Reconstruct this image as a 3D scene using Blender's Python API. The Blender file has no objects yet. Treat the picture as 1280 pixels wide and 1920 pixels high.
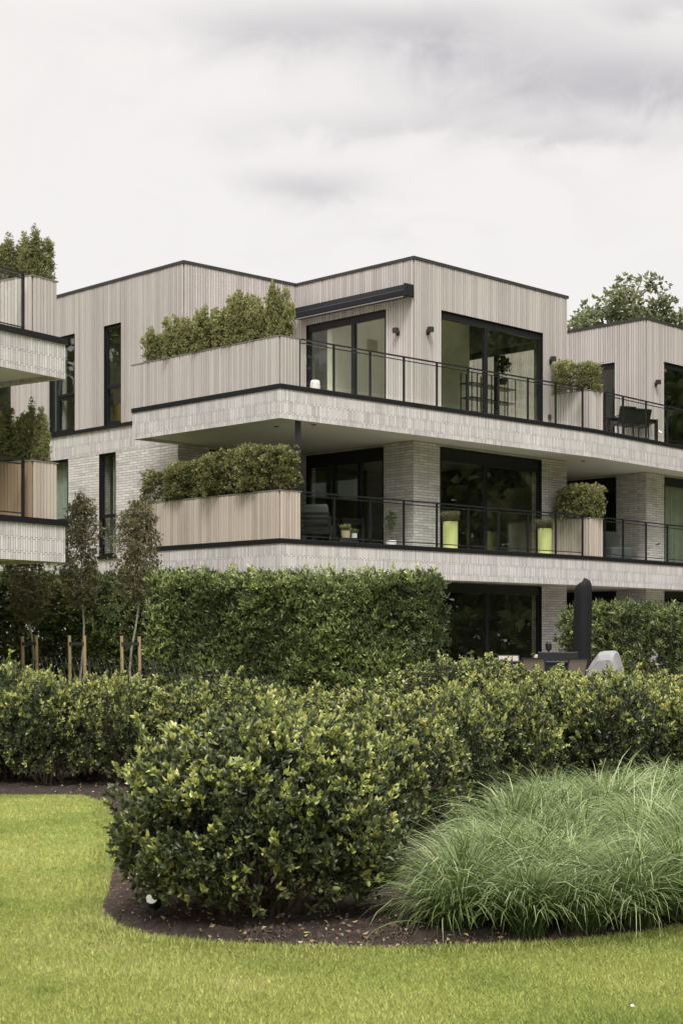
import bpy, math, random
import numpy as np
from mathutils import Vector
random.seed(7); rng = np.random.default_rng(7)
R = math.radians
S = bpy.context.scene
C = S.collection
# ------------------------------------------------------------------ camera
EYE = 1.6; F = 3000.0; HZ = 1200.0
cd = bpy.data.cameras.new("camera"); cam = bpy.data.objects.new("camera", cd); C.objects.link(cam)
cam.location = (0, 0, EYE); cam.rotation_euler = (R(90), 0, 0)
cd.sensor_fit = 'HORIZONTAL'; cd.sensor_width = 36; cd.lens = 36 * F / 1280
cd.shift_y = 240 / 1280; cd.clip_start = .1; cd.clip_end = 2500
S.camera = cam
# ------------------------------------------------------------------ light
S.view_settings.view_transform = 'Standard'; S.view_settings.look = 'None'
S.view_settings.exposure = 0.11; S.view_settings.gamma = 1
SUN_EL, SUN_AZ = R(56), R(178)          # azimuth from +Y, clockwise (to the right of the camera, behind it)
sd = bpy.data.lights.new("sun", 'SUN'); sun = bpy.data.objects.new("sun", sd); C.objects.link(sun)
sd.energy = 3.2; sd.angle = R(16); sd.color = (1, .972, .965)
dirv = Vector((math.sin(SUN_AZ) * math.cos(SUN_EL), math.cos(SUN_AZ) * math.cos(SUN_EL), math.sin(SUN_EL)))
sun.rotation_euler = dirv.to_track_quat('Z', 'Y').to_euler(); sun.location = (20, -20, 60)
W = bpy.data.worlds.new("World"); S.world = W; W.use_nodes = True
wn = W.node_tree; wn.nodes.clear()
def N(nt, t, **k):
    n = nt.nodes.new(t)
    for a, b in k.items():
        if a.startswith('i_'): n.inputs[int(a[2:]) if a[2:].isdigit() else a[2:].replace('_', ' ')].default_value = b
        else: setattr(n, a, b)
    return n
def M_(nt, op, a=None, b=None, c=None, clamp=False):
    n = nt.nodes.new('ShaderNodeMath'); n.operation = op; n.use_clamp = clamp
    for i, v in enumerate((a, b, c)):
        if v is None: continue
        if isinstance(v, (int, float)): n.inputs[i].default_value = v
        else: nt.links.new(v, n.inputs[i])
    return n.outputs[0]
def build_world():
    nt = wn; L = nt.links.new
    sky = N(nt, 'ShaderNodeTexSky', sky_type='NISHITA', sun_disc=False)
    sky.sun_elevation = SUN_EL; sky.sun_rotation = SUN_AZ
    bg1 = N(nt, 'ShaderNodeBackground'); bg1.inputs[1].default_value = .1; L(sky.outputs[0], bg1.inputs[0])
    tc = N(nt, 'ShaderNodeTexCoord'); sp = N(nt, 'ShaderNodeSeparateXYZ'); L(tc.outputs['Generated'], sp.inputs[0])
    x, y, z = sp.outputs
    mp = N(nt, 'ShaderNodeMapping'); mp.inputs['Scale'].default_value = (9.5, 2, 14); L(tc.outputs['Generated'], mp.inputs[0])
    nz = N(nt, 'ShaderNodeTexNoise', i_Scale=1.7, i_Detail=8.0, i_Roughness=.56, i_Distortion=.9); L(mp.outputs[0], nz.inputs[0])
    nz2 = N(nt, 'ShaderNodeTexNoise', i_Scale=.7, i_Detail=4.0, i_Roughness=.5); L(mp.outputs[0], nz2.inputs[0])
    # heavier bellies of the overcast, set at their own directions in the sky
    yy = M_(nt, 'MAXIMUM', y, .02); ax = M_(nt, 'DIVIDE', x, yy); az = M_(nt, 'DIVIDE', z, yy)
    wob = M_(nt, 'MULTIPLY_ADD', nz2.outputs[0], .07, -.035)
    wob2 = M_(nt, 'MULTIPLY_ADD', nz.outputs[0], .07, -.035)
    tot = None
    for (cx, cy, sx, sy, amp) in ((.12, .352, .085, .030, .75), (.20, .348, .05, .016, .55), (-.01, .385, .085, .016, .60), (.08, .380, .05, .02, .35), (-.022, .284, .036, .009, .62), (.02, .322, .075, .008, .30), (.15, .315, .05, .006, .35), (.05, .257, .03, .004, .15), (.21, .40, .05, .01, .5)):
        dx = M_(nt, 'DIVIDE', M_(nt, 'ADD', M_(nt, 'SUBTRACT', ax, cx), wob), sx)
        dz = M_(nt, 'DIVIDE', M_(nt, 'ADD', M_(nt, 'SUBTRACT', az, cy), M_(nt, 'MULTIPLY', wob2, .55)), sy)
        d2 = M_(nt, 'ADD', M_(nt, 'MULTIPLY', dx, dx), M_(nt, 'MULTIPLY', dz, dz))
        g = M_(nt, 'MULTIPLY', M_(nt, 'EXPONENT', M_(nt, 'MULTIPLY', d2, -.8)), amp)
        tot = g if tot is None else M_(nt, 'ADD', tot, g)
    front = M_(nt, 'GREATER_THAN', y, .02)
    tot = M_(nt, 'MULTIPLY', tot, front)
    tot = M_(nt, 'MULTIPLY', tot, M_(nt, 'MULTIPLY_ADD', nz.outputs[0], 1.3, .30))
    soft = M_(nt, 'MULTIPLY_ADD', nz.outputs[0], .30, -.145)
    tot = M_(nt, 'ADD', tot, soft, clamp=True)
    mix = N(nt, 'ShaderNodeMixRGB'); mix.inputs[1].default_value = (.885, .855, .83, 1); mix.inputs[2].default_value = (.55, .525, .545, 1)
    L(tot, mix.inputs[0])
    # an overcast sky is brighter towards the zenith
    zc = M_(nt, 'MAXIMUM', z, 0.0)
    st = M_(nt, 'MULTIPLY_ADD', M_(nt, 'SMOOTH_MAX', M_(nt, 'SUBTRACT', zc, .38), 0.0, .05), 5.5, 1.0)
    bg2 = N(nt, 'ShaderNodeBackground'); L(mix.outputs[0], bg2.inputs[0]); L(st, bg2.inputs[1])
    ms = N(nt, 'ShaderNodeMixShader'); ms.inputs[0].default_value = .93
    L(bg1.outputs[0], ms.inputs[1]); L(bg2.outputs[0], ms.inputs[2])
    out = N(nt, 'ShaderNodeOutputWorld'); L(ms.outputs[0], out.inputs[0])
build_world()

# ------------------------------------------------------------------ helpers
MAT = {}
def newmat(name):
    m = bpy.data.materials.new(name); m.use_nodes = True; nt = m.node_tree
    b = nt.nodes['Principled BSDF']; MAT[name] = m
    return m, nt, b, nt.links.new
def simple(name, col, rough=.6, metal=0.0, spec=.5, noise=.12, scale=6.0, bump=0.0, bscale=40.0):
    m, nt, b, L = newmat(name)
    tc = N(nt, 'ShaderNodeTexCoord')
    nz = N(nt, 'ShaderNodeTexNoise', i_Scale=scale, i_Detail=5.0); L(tc.outputs['Object'], nz.inputs[0])
    mr = N(nt, 'ShaderNodeMapRange'); mr.inputs[1].default_value = .25; mr.inputs[2].default_value = .75
    mr.inputs[3].default_value = 1 - noise; mr.inputs[4].default_value = 1 + noise; L(nz.outputs[0], mr.inputs[0])
    hs = N(nt, 'ShaderNodeHueSaturation'); hs.inputs['Color'].default_value = (*col, 1); L(mr.outputs[0], hs.inputs['Value'])
    L(hs.outputs[0], b.inputs['Base Color'])
    b.inputs['Roughness'].default_value = rough; b.inputs['Metallic'].default_value = metal
    b.inputs['Specular IOR Level'].default_value = spec
    if bump:
        n2 = N(nt, 'ShaderNodeTexNoise', i_Scale=bscale, i_Detail=4.0); L(tc.outputs['Object'], n2.inputs[0])
        bp = N(nt, 'ShaderNodeBump', i_Strength=bump, i_Distance=.01); L(n2.outputs[0], bp.inputs['Height']); L(bp.outputs[0], b.inputs['Normal'])
    return m
def ramp(nt, pts):
    r = N(nt, 'ShaderNodeValToRGB'); e = r.color_ramp.elements
    while len(e) < len(pts): e.new(.5)
    for i, (p, c) in enumerate(pts): e[i].position = p; e[i].color = (*c, 1)
    return r
def attr(nt, name='tint'):
    return N(nt, 'ShaderNodeAttribute', attribute_name=name)

def wood(name, cols, rough=.75):
    m, nt, b, L = newmat(name)
    a = attr(nt); tc = N(nt, 'ShaderNodeTexCoord')
    mp = N(nt, 'ShaderNodeMapping'); mp.inputs['Scale'].default_value = (14, 14, .9); L(tc.outputs['Object'], mp.inputs[0])
    nz = N(nt, 'ShaderNodeTexNoise', i_Scale=2.2, i_Detail=6.0, i_Roughness=.65); L(mp.outputs[0], nz.inputs[0])
    big = N(nt, 'ShaderNodeTexNoise', i_Scale=.55, i_Detail=3.0); L(tc.outputs['Object'], big.inputs[0])
    f = M_(nt, 'ADD', M_(nt, 'MULTIPLY_ADD', a.outputs['Fac'], .38, .11), M_(nt, 'MULTIPLY_ADD', nz.outputs[0], .45, -.06))
    f = M_(nt, 'ADD', f, M_(nt, 'MULTIPLY_ADD', big.outputs[0], .3, -.10), clamp=True)
    r = ramp(nt, cols); L(f, r.inputs[0]); L(r.outputs[0], b.inputs['Base Color'])
    b.inputs['Roughness'].default_value = rough; b.inputs['Specular IOR Level'].default_value = .25
    bp = N(nt, 'ShaderNodeBump', i_Strength=.35, i_Distance=.004); L(nz.outputs[0], bp.inputs['Height']); L(bp.outputs[0], b.inputs['Normal'])
wood('weathered_wood', [(0, (.255, .225, .21)), (.45, (.395, .357, .336)), (.8, (.49, .45, .428)), (1, (.58, .545, .52))])
wood('warm_wood', [(0, (.23, .185, .15)), (.4, (.38, .325, .27)), (.8, (.49, .43, .365)), (1, (.58, .525, .45))])
wood('brown_wood', [(0, (.15, .10, .065)), (.4, (.25, .18, .12)), (.8, (.34, .25, .17)), (1, (.42, .33, .24))])
wood('stake_wood', [(0, (.22, .15, .085)), (.5, (.34, .25, .15)), (1, (.44, .34, .22))])

def brick(name, vertical, c1, c2, mortar):
    m, nt, b, L = newmat(name)
    uv = N(nt, 'ShaderNodeUVMap'); sp = N(nt, 'ShaderNodeSeparateXYZ'); L(uv.outputs[0], sp.inputs[0])
    cb = N(nt, 'ShaderNodeCombineXYZ')
    # hand-laid unevenness
    nd = N(nt, 'ShaderNodeTexNoise', i_Scale=9.0, i_Detail=2.0); L(uv.outputs[0], nd.inputs[0])
    wob = M_(nt, 'MULTIPLY_ADD', nd.outputs[0], .014, -.007)
    if vertical:
        L(M_(nt, 'ADD', sp.outputs[1], wob), cb.inputs[0]); L(M_(nt, 'ADD', sp.outputs[0], M_(nt, 'MULTIPLY', wob, .5)), cb.inputs[1])
    else:
        L(M_(nt, 'ADD', sp.outputs[0], wob), cb.inputs[0]); L(M_(nt, 'ADD', sp.outputs[1], M_(nt, 'MULTIPLY', wob, .6)), cb.inputs[1])
    br = N(nt, 'ShaderNodeTexBrick'); br.offset = .14 if vertical else .5; br.offset_frequency = 2; br.squash = 1
    br.inputs['Color1'].default_value = (1, 1, 1, 1); br.inputs['Color2'].default_value = (0, 0, 0, 1); br.inputs['Mortar'].default_value = (.5, .5, .5, 1)
    br.inputs['Scale'].default_value = 1; br.inputs['Mortar Size'].default_value = .0055 if vertical else .0075; br.inputs['Mortar Smooth'].default_value = .35
    br.inputs['Bias'].default_value = 0; br.inputs['Brick Width'].default_value = .235 if vertical else .30; br.inputs['Row Height'].default_value = .056 if vertical else .062
    L(cb.outputs[0], br.inputs[0])
    r = ramp(nt, c1); 
    n1 = N(nt, 'ShaderNodeTexNoise', i_Scale=16.0, i_Detail=6.0, i_Roughness=.7); L(uv.outputs[0], n1.inputs[0])
    n3 = N(nt, 'ShaderNodeTexNoise', i_Scale=1.1, i_Detail=4.0); L(uv.outputs[0], n3.inputs[0])
    f = M_(nt, 'ADD', M_(nt, 'MULTIPLY_ADD', br.outputs[0], .42, .10), M_(nt, 'MULTIPLY_ADD', n1.outputs[0], .7, -.17))
    f = M_(nt, 'ADD', f, M_(nt, 'MULTIPLY_ADD', n3.outputs[0], .4, -.2), clamp=True)
    mp4 = N(nt, 'ShaderNodeMapping'); mp4.inputs['Scale'].default_value = (2.6, .22, 1); L(uv.outputs[0], mp4.inputs[0])
    n4 = N(nt, 'ShaderNodeTexNoise', i_Scale=2.0, i_Detail=7.0, i_Roughness=.65); L(mp4.outputs[0], n4.inputs[0])
    f = M_(nt, 'ADD', f, M_(nt, 'MULTIPLY_ADD', n4.outputs[0], .55, -.28), clamp=True)
    L(f, r.inputs[0])
    mx = N(nt, 'ShaderNodeMixRGB'); L(br.outputs['Fac'], mx.inputs[0]); L(r.outputs[0], mx.inputs[1]); mx.inputs[2].default_value = (*mortar, 1)
    L(mx.outputs[0], b.inputs['Base Color']); b.inputs['Roughness'].default_value = .9; b.inputs['Specular IOR Level'].default_value = .2
    h = M_(nt, 'SUBTRACT', M_(nt, 'MULTIPLY', n1.outputs[0], .35), br.outputs['Fac'])
    bp = N(nt, 'ShaderNodeBump', i_Strength=.8, i_Distance=.012); L(h, bp.inputs['Height']); L(bp.outputs[0], b.inputs['Normal'])
brick('soldier_brick', True, [(0, (.30, .282, .28)), (.4, (.475, .447, .44)), (.75, (.61, .578, .567)), (1, (.76, .725, .71))], None, (.27, .252, .24))
brick('laid_brick', False, [(0, (.25, .238, .23)), (.4, (.475, .45, .435)), (.75, (.61, .58, .56)), (1, (.70, .675, .655))], None, (.26, .25, .235))

simple('black_metal', (.010, .010, .012), .38, 0, .35, .2)
simple('dark_trim', (.030, .028, .027), .45, 0, .4, .25, 3)
simple('zinc_cap', (.20, .19, .185), .45, .3, .5, .15)
simple('rail_metal', (.014, .014, .016), .4, .1, .35, .1)
simple('soffit', (.50, .485, .44), .8, 0, .3, .05)
simple('plaster', (.78, .76, .66), .85, 0, .3, .05)
simple('dark_plaster', (.10, .10, .085), .85, 0, .3, .1)
simple('interior_floor', (.26, .21, .15), .5, 0, .4, .1)
simple('curtain', (.44, .46, .44), .9, 0, .2, .1)
simple('paving', (.30, .28, .26), .85, 0, .3, .12, 8, .3)
simple('path_stone', (.62, .60, .56), .85, 0, .3, .1, 8, .3)
simple('grey_fabric', (.075, .08, .08), .9, 0, .2, .15, 20, .3, 300)
simple('beige_fabric', (.36, .33, .29), .9, 0, .2, .1, 20, .3, 300)
simple('brown_fabric', (.16, .13, .11), .9, 0, .2, .1, 20, .3, 300)
simple('umbrella_cloth', (.007, .0066, .008), .8, 0, .25, .15, 4, .6, 14)
simple('grill_cover', (.21, .208, .21), .6, 0, .4, .08, 5, .8, 12)
simple('lime_glaze', (.54, .565, .23), .45, 0, .5, .05)
simple('white_glaze', (.72, .71, .69), .4, 0, .5, .04)
simple('tan_clay', (.42, .34, .23), .8, 0, .3, .12)
simple('soil', (.035, .024, .018), .95, 0, .2, .3, 20, .8)
simple('bark', (.16, .13, .105), .9, 0, .2, .35, 18, .8, 60)
simple('pale_bark', (.27, .25, .21), .9, 0, .2, .4, 25, .8, 60)
simple('twig', (.075, .058, .04), .9, 0, .2, .3, 18)
simple('ochre_board', (.42, .29, .09), .8, 0, .3, .08)
simple('rubber', (.012, .012, .013), .7)
simple('chrome', (.6, .6, .6), .25, 1, .5, .05)
simple('roofing', (.09, .09, .09), .9)
simple('wire', (.07, .07, .07), .5, .6, .5, .1)

def glass(name, tint, base, k, rough=.0):
    m, nt, b, L = newmat(name)
    nt.nodes.remove(b); out = nt.nodes['Material Output']
    tr = N(nt, 'ShaderNodeBsdfTransparent'); tr.inputs[0].default_value = (*tint, 1)
    gl = N(nt, 'ShaderNodeBsdfGlossy'); gl.inputs['Roughness'].default_value = rough; gl.inputs[0].default_value = (.95, 1, .96, 1)
    tc = N(nt, 'ShaderNodeTexCoord'); nz = N(nt, 'ShaderNodeTexNoise', i_Scale=.9, i_Detail=1.0); L(tc.outputs['Object'], nz.inputs[0])
    bp = N(nt, 'ShaderNodeBump', i_Strength=.07, i_Distance=.01); L(nz.outputs[0], bp.inputs['Height']); L(bp.outputs[0], gl.inputs['Normal'])
    lw = N(nt, 'ShaderNodeLayerWeight'); lw.inputs[0].default_value = .5
    fr5 = M_(nt, 'POWER', lw.outputs['Facing'], 5.0)
    f = M_(nt, 'MULTIPLY_ADD', fr5, k, base, clamp=True)
    ms = N(nt, 'ShaderNodeMixShader'); L(f, ms.inputs[0]); L(tr.outputs[0], ms.inputs[1]); L(gl.outputs[0], ms.inputs[2]); L(ms.outputs[0], out.inputs[0])
glass('window_glass', (.94, .955, .915), .10, .9, .0)
glass('rail_glass', (.965, .985, .965), .022, .5, .0)

def leafmat(name, cols, rough=.45, trans=.22, spec=.4):
    m, nt, b, L = newmat(name); out = nt.nodes['Material Output']
    a = attr(nt); tc = N(nt, 'ShaderNodeTexCoord'); nz = N(nt, 'ShaderNodeTexNoise', i_Scale=2.5, i_Detail=2.0); L(tc.outputs['Object'], nz.inputs[0])
    f = M_(nt, 'ADD', a.outputs['Fac'], M_(nt, 'MULTIPLY_ADD', nz.outputs[0], .4, -.2), clamp=True)
    r = ramp(nt, cols); L(f, r.inputs[0]); L(r.outputs[0], b.inputs['Base Color'])
    b.inputs['Roughness'].default_value = rough; b.inputs['Specular IOR Level'].default_value = spec
    t = N(nt, 'ShaderNodeBsdfTranslucent'); L(r.outputs[0], t.inputs[0])
    ms = N(nt, 'ShaderNodeMixShader'); ms.inputs[0].default_value = trans
    L(b.outputs[0], ms.inputs[1]); L(t.outputs[0], ms.inputs[2]); L(ms.outputs[0], out.inputs[0])
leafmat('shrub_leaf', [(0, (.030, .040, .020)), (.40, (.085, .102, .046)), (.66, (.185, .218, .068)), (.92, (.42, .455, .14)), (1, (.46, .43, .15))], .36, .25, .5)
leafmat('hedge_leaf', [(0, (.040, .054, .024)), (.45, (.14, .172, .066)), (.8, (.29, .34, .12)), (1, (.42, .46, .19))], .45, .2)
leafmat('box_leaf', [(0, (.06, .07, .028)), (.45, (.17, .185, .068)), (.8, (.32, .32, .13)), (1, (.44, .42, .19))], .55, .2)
leafmat('tree_leaf', [(0, (.045, .048, .028)), (.5, (.125, .12, .062)), (.85, (.22, .195, .10)), (1, (.32, .25, .14))], .45, .25)
leafmat('far_leaf', [(0, (.09, .105, .05)), (.5, (.18, .205, .10)), (1, (.30, .32, .17))], .55, .35)
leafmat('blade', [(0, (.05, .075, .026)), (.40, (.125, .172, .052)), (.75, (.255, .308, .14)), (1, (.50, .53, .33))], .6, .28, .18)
leafmat('lawn_blade', [(0, (.30, .38, .105)), (.5, (.51, .56, .18)), (.85, (.66, .66, .25)), (1, (.68, .64, .34))], .7, .35, .1)
leafmat('heather', [(0, (.08, .05, .035)), (.5, (.12, .10, .05)), (1, (.16, .19, .08))], .7, .1)
leafmat('dead_leaf', [(0, (.14, .09, .055)), (.5, (.27, .195, .13)), (.85, (.40, .33, .23)), (1, (.50, .42, .06))], .8, .1, .2)
leafmat('wood_leaf', [(0, (.05, .062, .028)), (.5, (.12, .14, .06)), (1, (.26, .28, .13))], .6, .2, .2)

def tag(o, label=None, cat=None, group=None, kind=None):
    if label: o['label'] = label
    if cat: o['category'] = cat
    if group: o['group'] = group
    if kind: o['kind'] = kind
    return o
def empty(name, loc=(0, 0, 0), rz=0, label=None, cat=None, group=None):
    o = bpy.data.objects.new(name, None); C.objects.link(o); o.location = loc; o.rotation_euler = (0, 0, rz)
    o.empty_display_size = .2
    return tag(o, label, cat, group)
def link(name, me, mat, parent=None, loc=None):
    o = bpy.data.objects.new(name, me); C.objects.link(o)
    if mat and not me.materials: me.materials.append(MAT[mat] if isinstance(mat, str) else mat)
    if parent: o.parent = parent
    if loc: o.location = loc
    return o
def npmesh(name, v, f, tint=None):
    """v (n,3); f (m,k) constant k, or list of such arrays"""
    me = bpy.data.meshes.new(name)
    fs = f if isinstance(f, list) else [f]
    me.vertices.add(len(v)); me.vertices.foreach_set('co', np.asarray(v, np.float32).ravel())
    nl = sum(a.size for a in fs); npol = sum(len(a) for a in fs)
    me.loops.add(nl); me.polygons.add(npol)
    me.loops.foreach_set('vertex_index', np.concatenate([a.ravel() for a in fs]).astype(np.int32))
    st = []; tot = 0; 
    for a in fs:
        st.append(np.arange(len(a)) * a.shape[1] + tot); tot += a.size
    me.polygons.foreach_set('loop_start', np.concatenate(st).astype(np.int32))
    me.update(calc_edges=True)
    if tint is not None:
        at = me.attributes.new('tint', 'FLOAT', 'POINT'); at.data.foreach_set('value', np.asarray(tint, np.float32))
    return me

class Fr:
    """a vertical plane: origin, horizontal direction away from the camera, outward normal"""
    def __init__(s, ox, oy, tan, kind):
        s.o = Vector((ox, oy, 0)); l = math.hypot(tan, 1)
        if kind == 'R': s.d = Vector((tan / l, 1 / l, 0)); s.n = Vector((1 / l, -tan / l, 0))
        else: s.d = Vector((-tan / l, 1 / l, 0)); s.n = Vector((-1 / l, -tan / l, 0))
    def P(s, u, d=0, z=0): 
        p = s.o + s.d * u + s.n * d; p.z = z; return p
    def U(s, px, d=0):
        o = s.o + s.n * d; k = (px - 640) / F
        return (k * o.y - o.x) / (s.d.x - k * s.d.y)
def at(px, Y): return (px - 640) / F * Y

class MB:
    def __init__(s): s.v = []; s.f = []; s.t = []
    def pts(s, vs, fs, t=.5):
        b = len(s.v); s.v += [tuple(p) for p in vs]; s.f += [tuple(b + i for i in q) for q in fs]; s.t += [t] * len(vs)
    def fbox(s, fr, u0, u1, d0, d1, z0, z1, t=.5):
        c = [fr.P(u, d, z) for z in (z0, z1) for (u, d) in ((u0, d0), (u1, d0), (u1, d1), (u0, d1))]
        s.pts(c, [(0, 3, 2, 1), (4, 5, 6, 7), (0, 1, 5, 4), (1, 2, 6, 5), (2, 3, 7, 6), (3, 0, 4, 7)], t)
    def box(s, x0, x1, y0, y1, z0, z1, t=.5, taper=0):
        a = taper
        c = [(x0, y0, z0), (x1, y0, z0), (x1, y1, z0), (x0, y1, z0), (x0 + a, y0 + a, z1), (x1 - a, y0 + a, z1), (x1 - a, y1 - a, z1), (x0 + a, y1 - a, z1)]
        s.pts(c, [(0, 3, 2, 1), (4, 5, 6, 7), (0, 1, 5, 4), (1, 2, 6, 5), (2, 3, 7, 6), (3, 0, 4, 7)], t)
    def bar(s, a, b, w, h=None, t=.5, n=4):
        a = Vector(a); b = Vector(b); h = h or w; d = (b - a).normalized()
        up = Vector((0, 0, 1)) if abs(d.z) < .9 else Vector((0, 1, 0))
        x = d.cross(up).normalized(); y = x.cross(d)
        off = [(-w / 2, -h / 2), (w / 2, -h / 2), (w / 2, h / 2), (-w / 2, h / 2)]
        c = [p + x * i + y * j for p in (a, b) for i, j in off]
        s.pts(c, [(0, 3, 2, 1), (4, 5, 6, 7), (0, 1, 5, 4), (1, 2, 6, 5), (2, 3, 7, 6), (3, 0, 4, 7)], t)
    def tube(s, path, rad, n=7, t=.5):
        path = [Vector(p) for p in path]; rr = rad if isinstance(rad, (list, tuple)) else [rad] * len(path); b = len(s.v)
        for i, p in enumerate(path):
            d = (path[min(i + 1, len(path) - 1)] - path[max(i - 1, 0)]).normalized()
            x = d.cross(Vector((.3, .9, .1)) if abs(d.z) > .8 else Vector((0, 0, 1))).normalized(); y = d.cross(x)
            for k in range(n):
                an = 2 * math.pi * k / n; s.v.append(tuple(p + (x * math.cos(an) + y * math.sin(an)) * rr[i])); s.t.append(t)
        for i in range(len(path) - 1):
            for k in range(n):
                k2 = (k + 1) % n; s.f.append((b + i * n + k, b + i * n + k2, b + (i + 1) * n + k2, b + (i + 1) * n + k))
        s.f.append(tuple(b + k for k in range(n))[::-1]); e = b + (len(path) - 1) * n; s.f.append(tuple(e + k for k in range(n)))
    def lathe(s, prof, c=(0, 0, 0), n=28, t=.5):
        b = len(s.v)
        for r, z in prof:
            for k in range(n):
                an = 2 * math.pi * k / n; s.v.append((c[0] + r * math.cos(an), c[1] + r * math.sin(an), c[2] + z)); s.t.append(t)
        for i in range(len(prof) - 1):
            for k in range(n):
                k2 = (k + 1) % n; s.f.append((b + i * n + k, b + i * n + k2, b + (i + 1) * n + k2, b + (i + 1) * n + k))
        s.f.append(tuple(b + k for k in range(n))[::-1]); e = b + (len(prof) - 1) * n; s.f.append(tuple(e + k for k in range(n)))
    def prism(s, poly, z0, z1, t=.5):
        n = len(poly); vs = [(p[0], p[1], z0) for p in poly] + [(p[0], p[1], z1) for p in poly]
        s.pts(vs, [tuple(range(n))[::-1], tuple(range(n, 2 * n))] + [(i, (i + 1) % n, n + (i + 1) % n, n + i) for i in range(n)], t)
    def build(s, name, mat, parent=None, loc=None, bevel=0, smooth=False):
        me = bpy.data.meshes.new(name); me.from_pydata(s.v, [], s.f); me.update()
        a = me.attributes.new('tint', 'FLOAT', 'POINT'); a.data.foreach_set('value', s.t)
        uv = me.uv_layers.new(name='UVMap')
        for p in me.polygons:
            n = p.normal
            if abs(n.z) > .7: fu = lambda q: (q.x, q.y)
            else:
                tx = Vector((-n.y, n.x, 0)).normalized(); fu = lambda q, tx=tx: (q.x * tx.x + q.y * tx.y, q.z)
            for li in p.loop_indices: uv.data[li].uv = fu(me.vertices[me.loops[li].vertex_index].co)
        if smooth:
            for p in me.polygons: p.use_smooth = len(p.vertices) == 4
        o = link(name, me, mat, parent, loc)
        if bevel:
            m = o.modifiers.new('bevel', 'BEVEL'); m.width = bevel; m.segments = 2; m.limit_method = 'ANGLE'
        return o

def panels(u0, u1, z0, z1, ops):
    """rectangles that fill u0..u1 x z0..z1 around the openings"""
    es = sorted({u0, u1, *[min(max(o[0], u0), u1) for o in ops], *[min(max(o[1], u0), u1) for o in ops]}); out = []
    for a, b in zip(es[:-1], es[1:]):
        if b - a < 1e-4: continue
        c = (a + b) / 2; zz = sorted((o[2], o[3]) for o in ops if o[0] < c < o[1]); z = z0
        for (p, q) in zz:
            if p > z + 1e-4: out.append((a, b, z, min(p, z1)))
            z = max(z, q)
        if z < z1 - 1e-4: out.append((a, b, z, z1))
    return out
def wall(name, parent, fr, u0, u1, z0, z1, ops, mat, d0=-.28, d1=0.0):
    mb = MB()
    for a, b, p, q in panels(u0, u1, z0, z1, ops): mb.fbox(fr, a, b, d0, d1, p, q)
    return mb.build(name, mat, parent)
def clad(name, parent, fr, u0, u1, z0, z1, ops, mat, pitch=.076, d0=.0, th=.028, gap=.016, ext=True):
    mb = MB(); n = max(1, round((u1 - u0) / pitch)); w = (u1 - u0) / n
    for i in range(n):
        a = u0 + i * w; c = a + w / 2; t = random.random(); z = z0; dd = th + random.uniform(-.002, .003)
        zz = sorted((o[2], o[3]) for o in ops if o[0] < c < o[1])
        for (p, q) in zz:
            if p > z + .01: mb.fbox(fr, a + gap / 2, a + w - gap / 2, d0, d0 + dd, z, p, t)
            z = max(z, q)
        if z < z1 - .01: mb.fbox(fr, a + gap / 2, a + w - gap / 2, d0, d0 + dd, z, z1, t)
    return mb.build(name, mat, parent)
def window(parent, fr, u0, u1, z0, z1, mull=(), trans=(), fw=.075, head=None, rec=-.10, name='window', label=None):
    mb = MB(); head = head or fw; d1 = rec + .075
    mb.fbox(fr, u0, u0 + fw, rec, d1, z0, z1); mb.fbox(fr, u1 - fw, u1, rec, d1, z0, z1)
    mb.fbox(fr, u0 + fw, u1 - fw, rec, d1, z0, z0 + fw); mb.fbox(fr, u0 + fw, u1 - fw, rec, d1, z1 - head, z1)
    for m in mull: mb.fbox(fr, m - .055, m + .055, rec - .01, d1 + .003, z0 + fw, z1 - head)
    for t, (a, b) in trans: mb.fbox(fr, a, b, rec - .012, d1 + .001, t - .04, t + .04)
    # black lining of the opening
    mb.fbox(fr, u0, u0 + .012, d1, .022, z0, z1); mb.fbox(fr, u1 - .012, u1, d1, .022, z0, z1); mb.fbox(fr, u0 + .012, u1 - .012, d1, .022, z1 - .012, z1)
    o = mb.build(name, 'black_metal', parent)
    if label: o['label'] = label
    g = MB(); xs = [u0 + fw] + sorted(mull) + [u1 - fw]
    for i in range(len(xs) - 1):
        a = xs[i] + (.055 if i else 0); b = xs[i + 1] - (.055 if i < len(xs) - 2 else 0)
        q = MB(); q.fbox(fr, a, b, rec + .025, rec + .045, z0 + fw, z1 - head); q.build('pane', 'window_glass', o)
    return o

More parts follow.
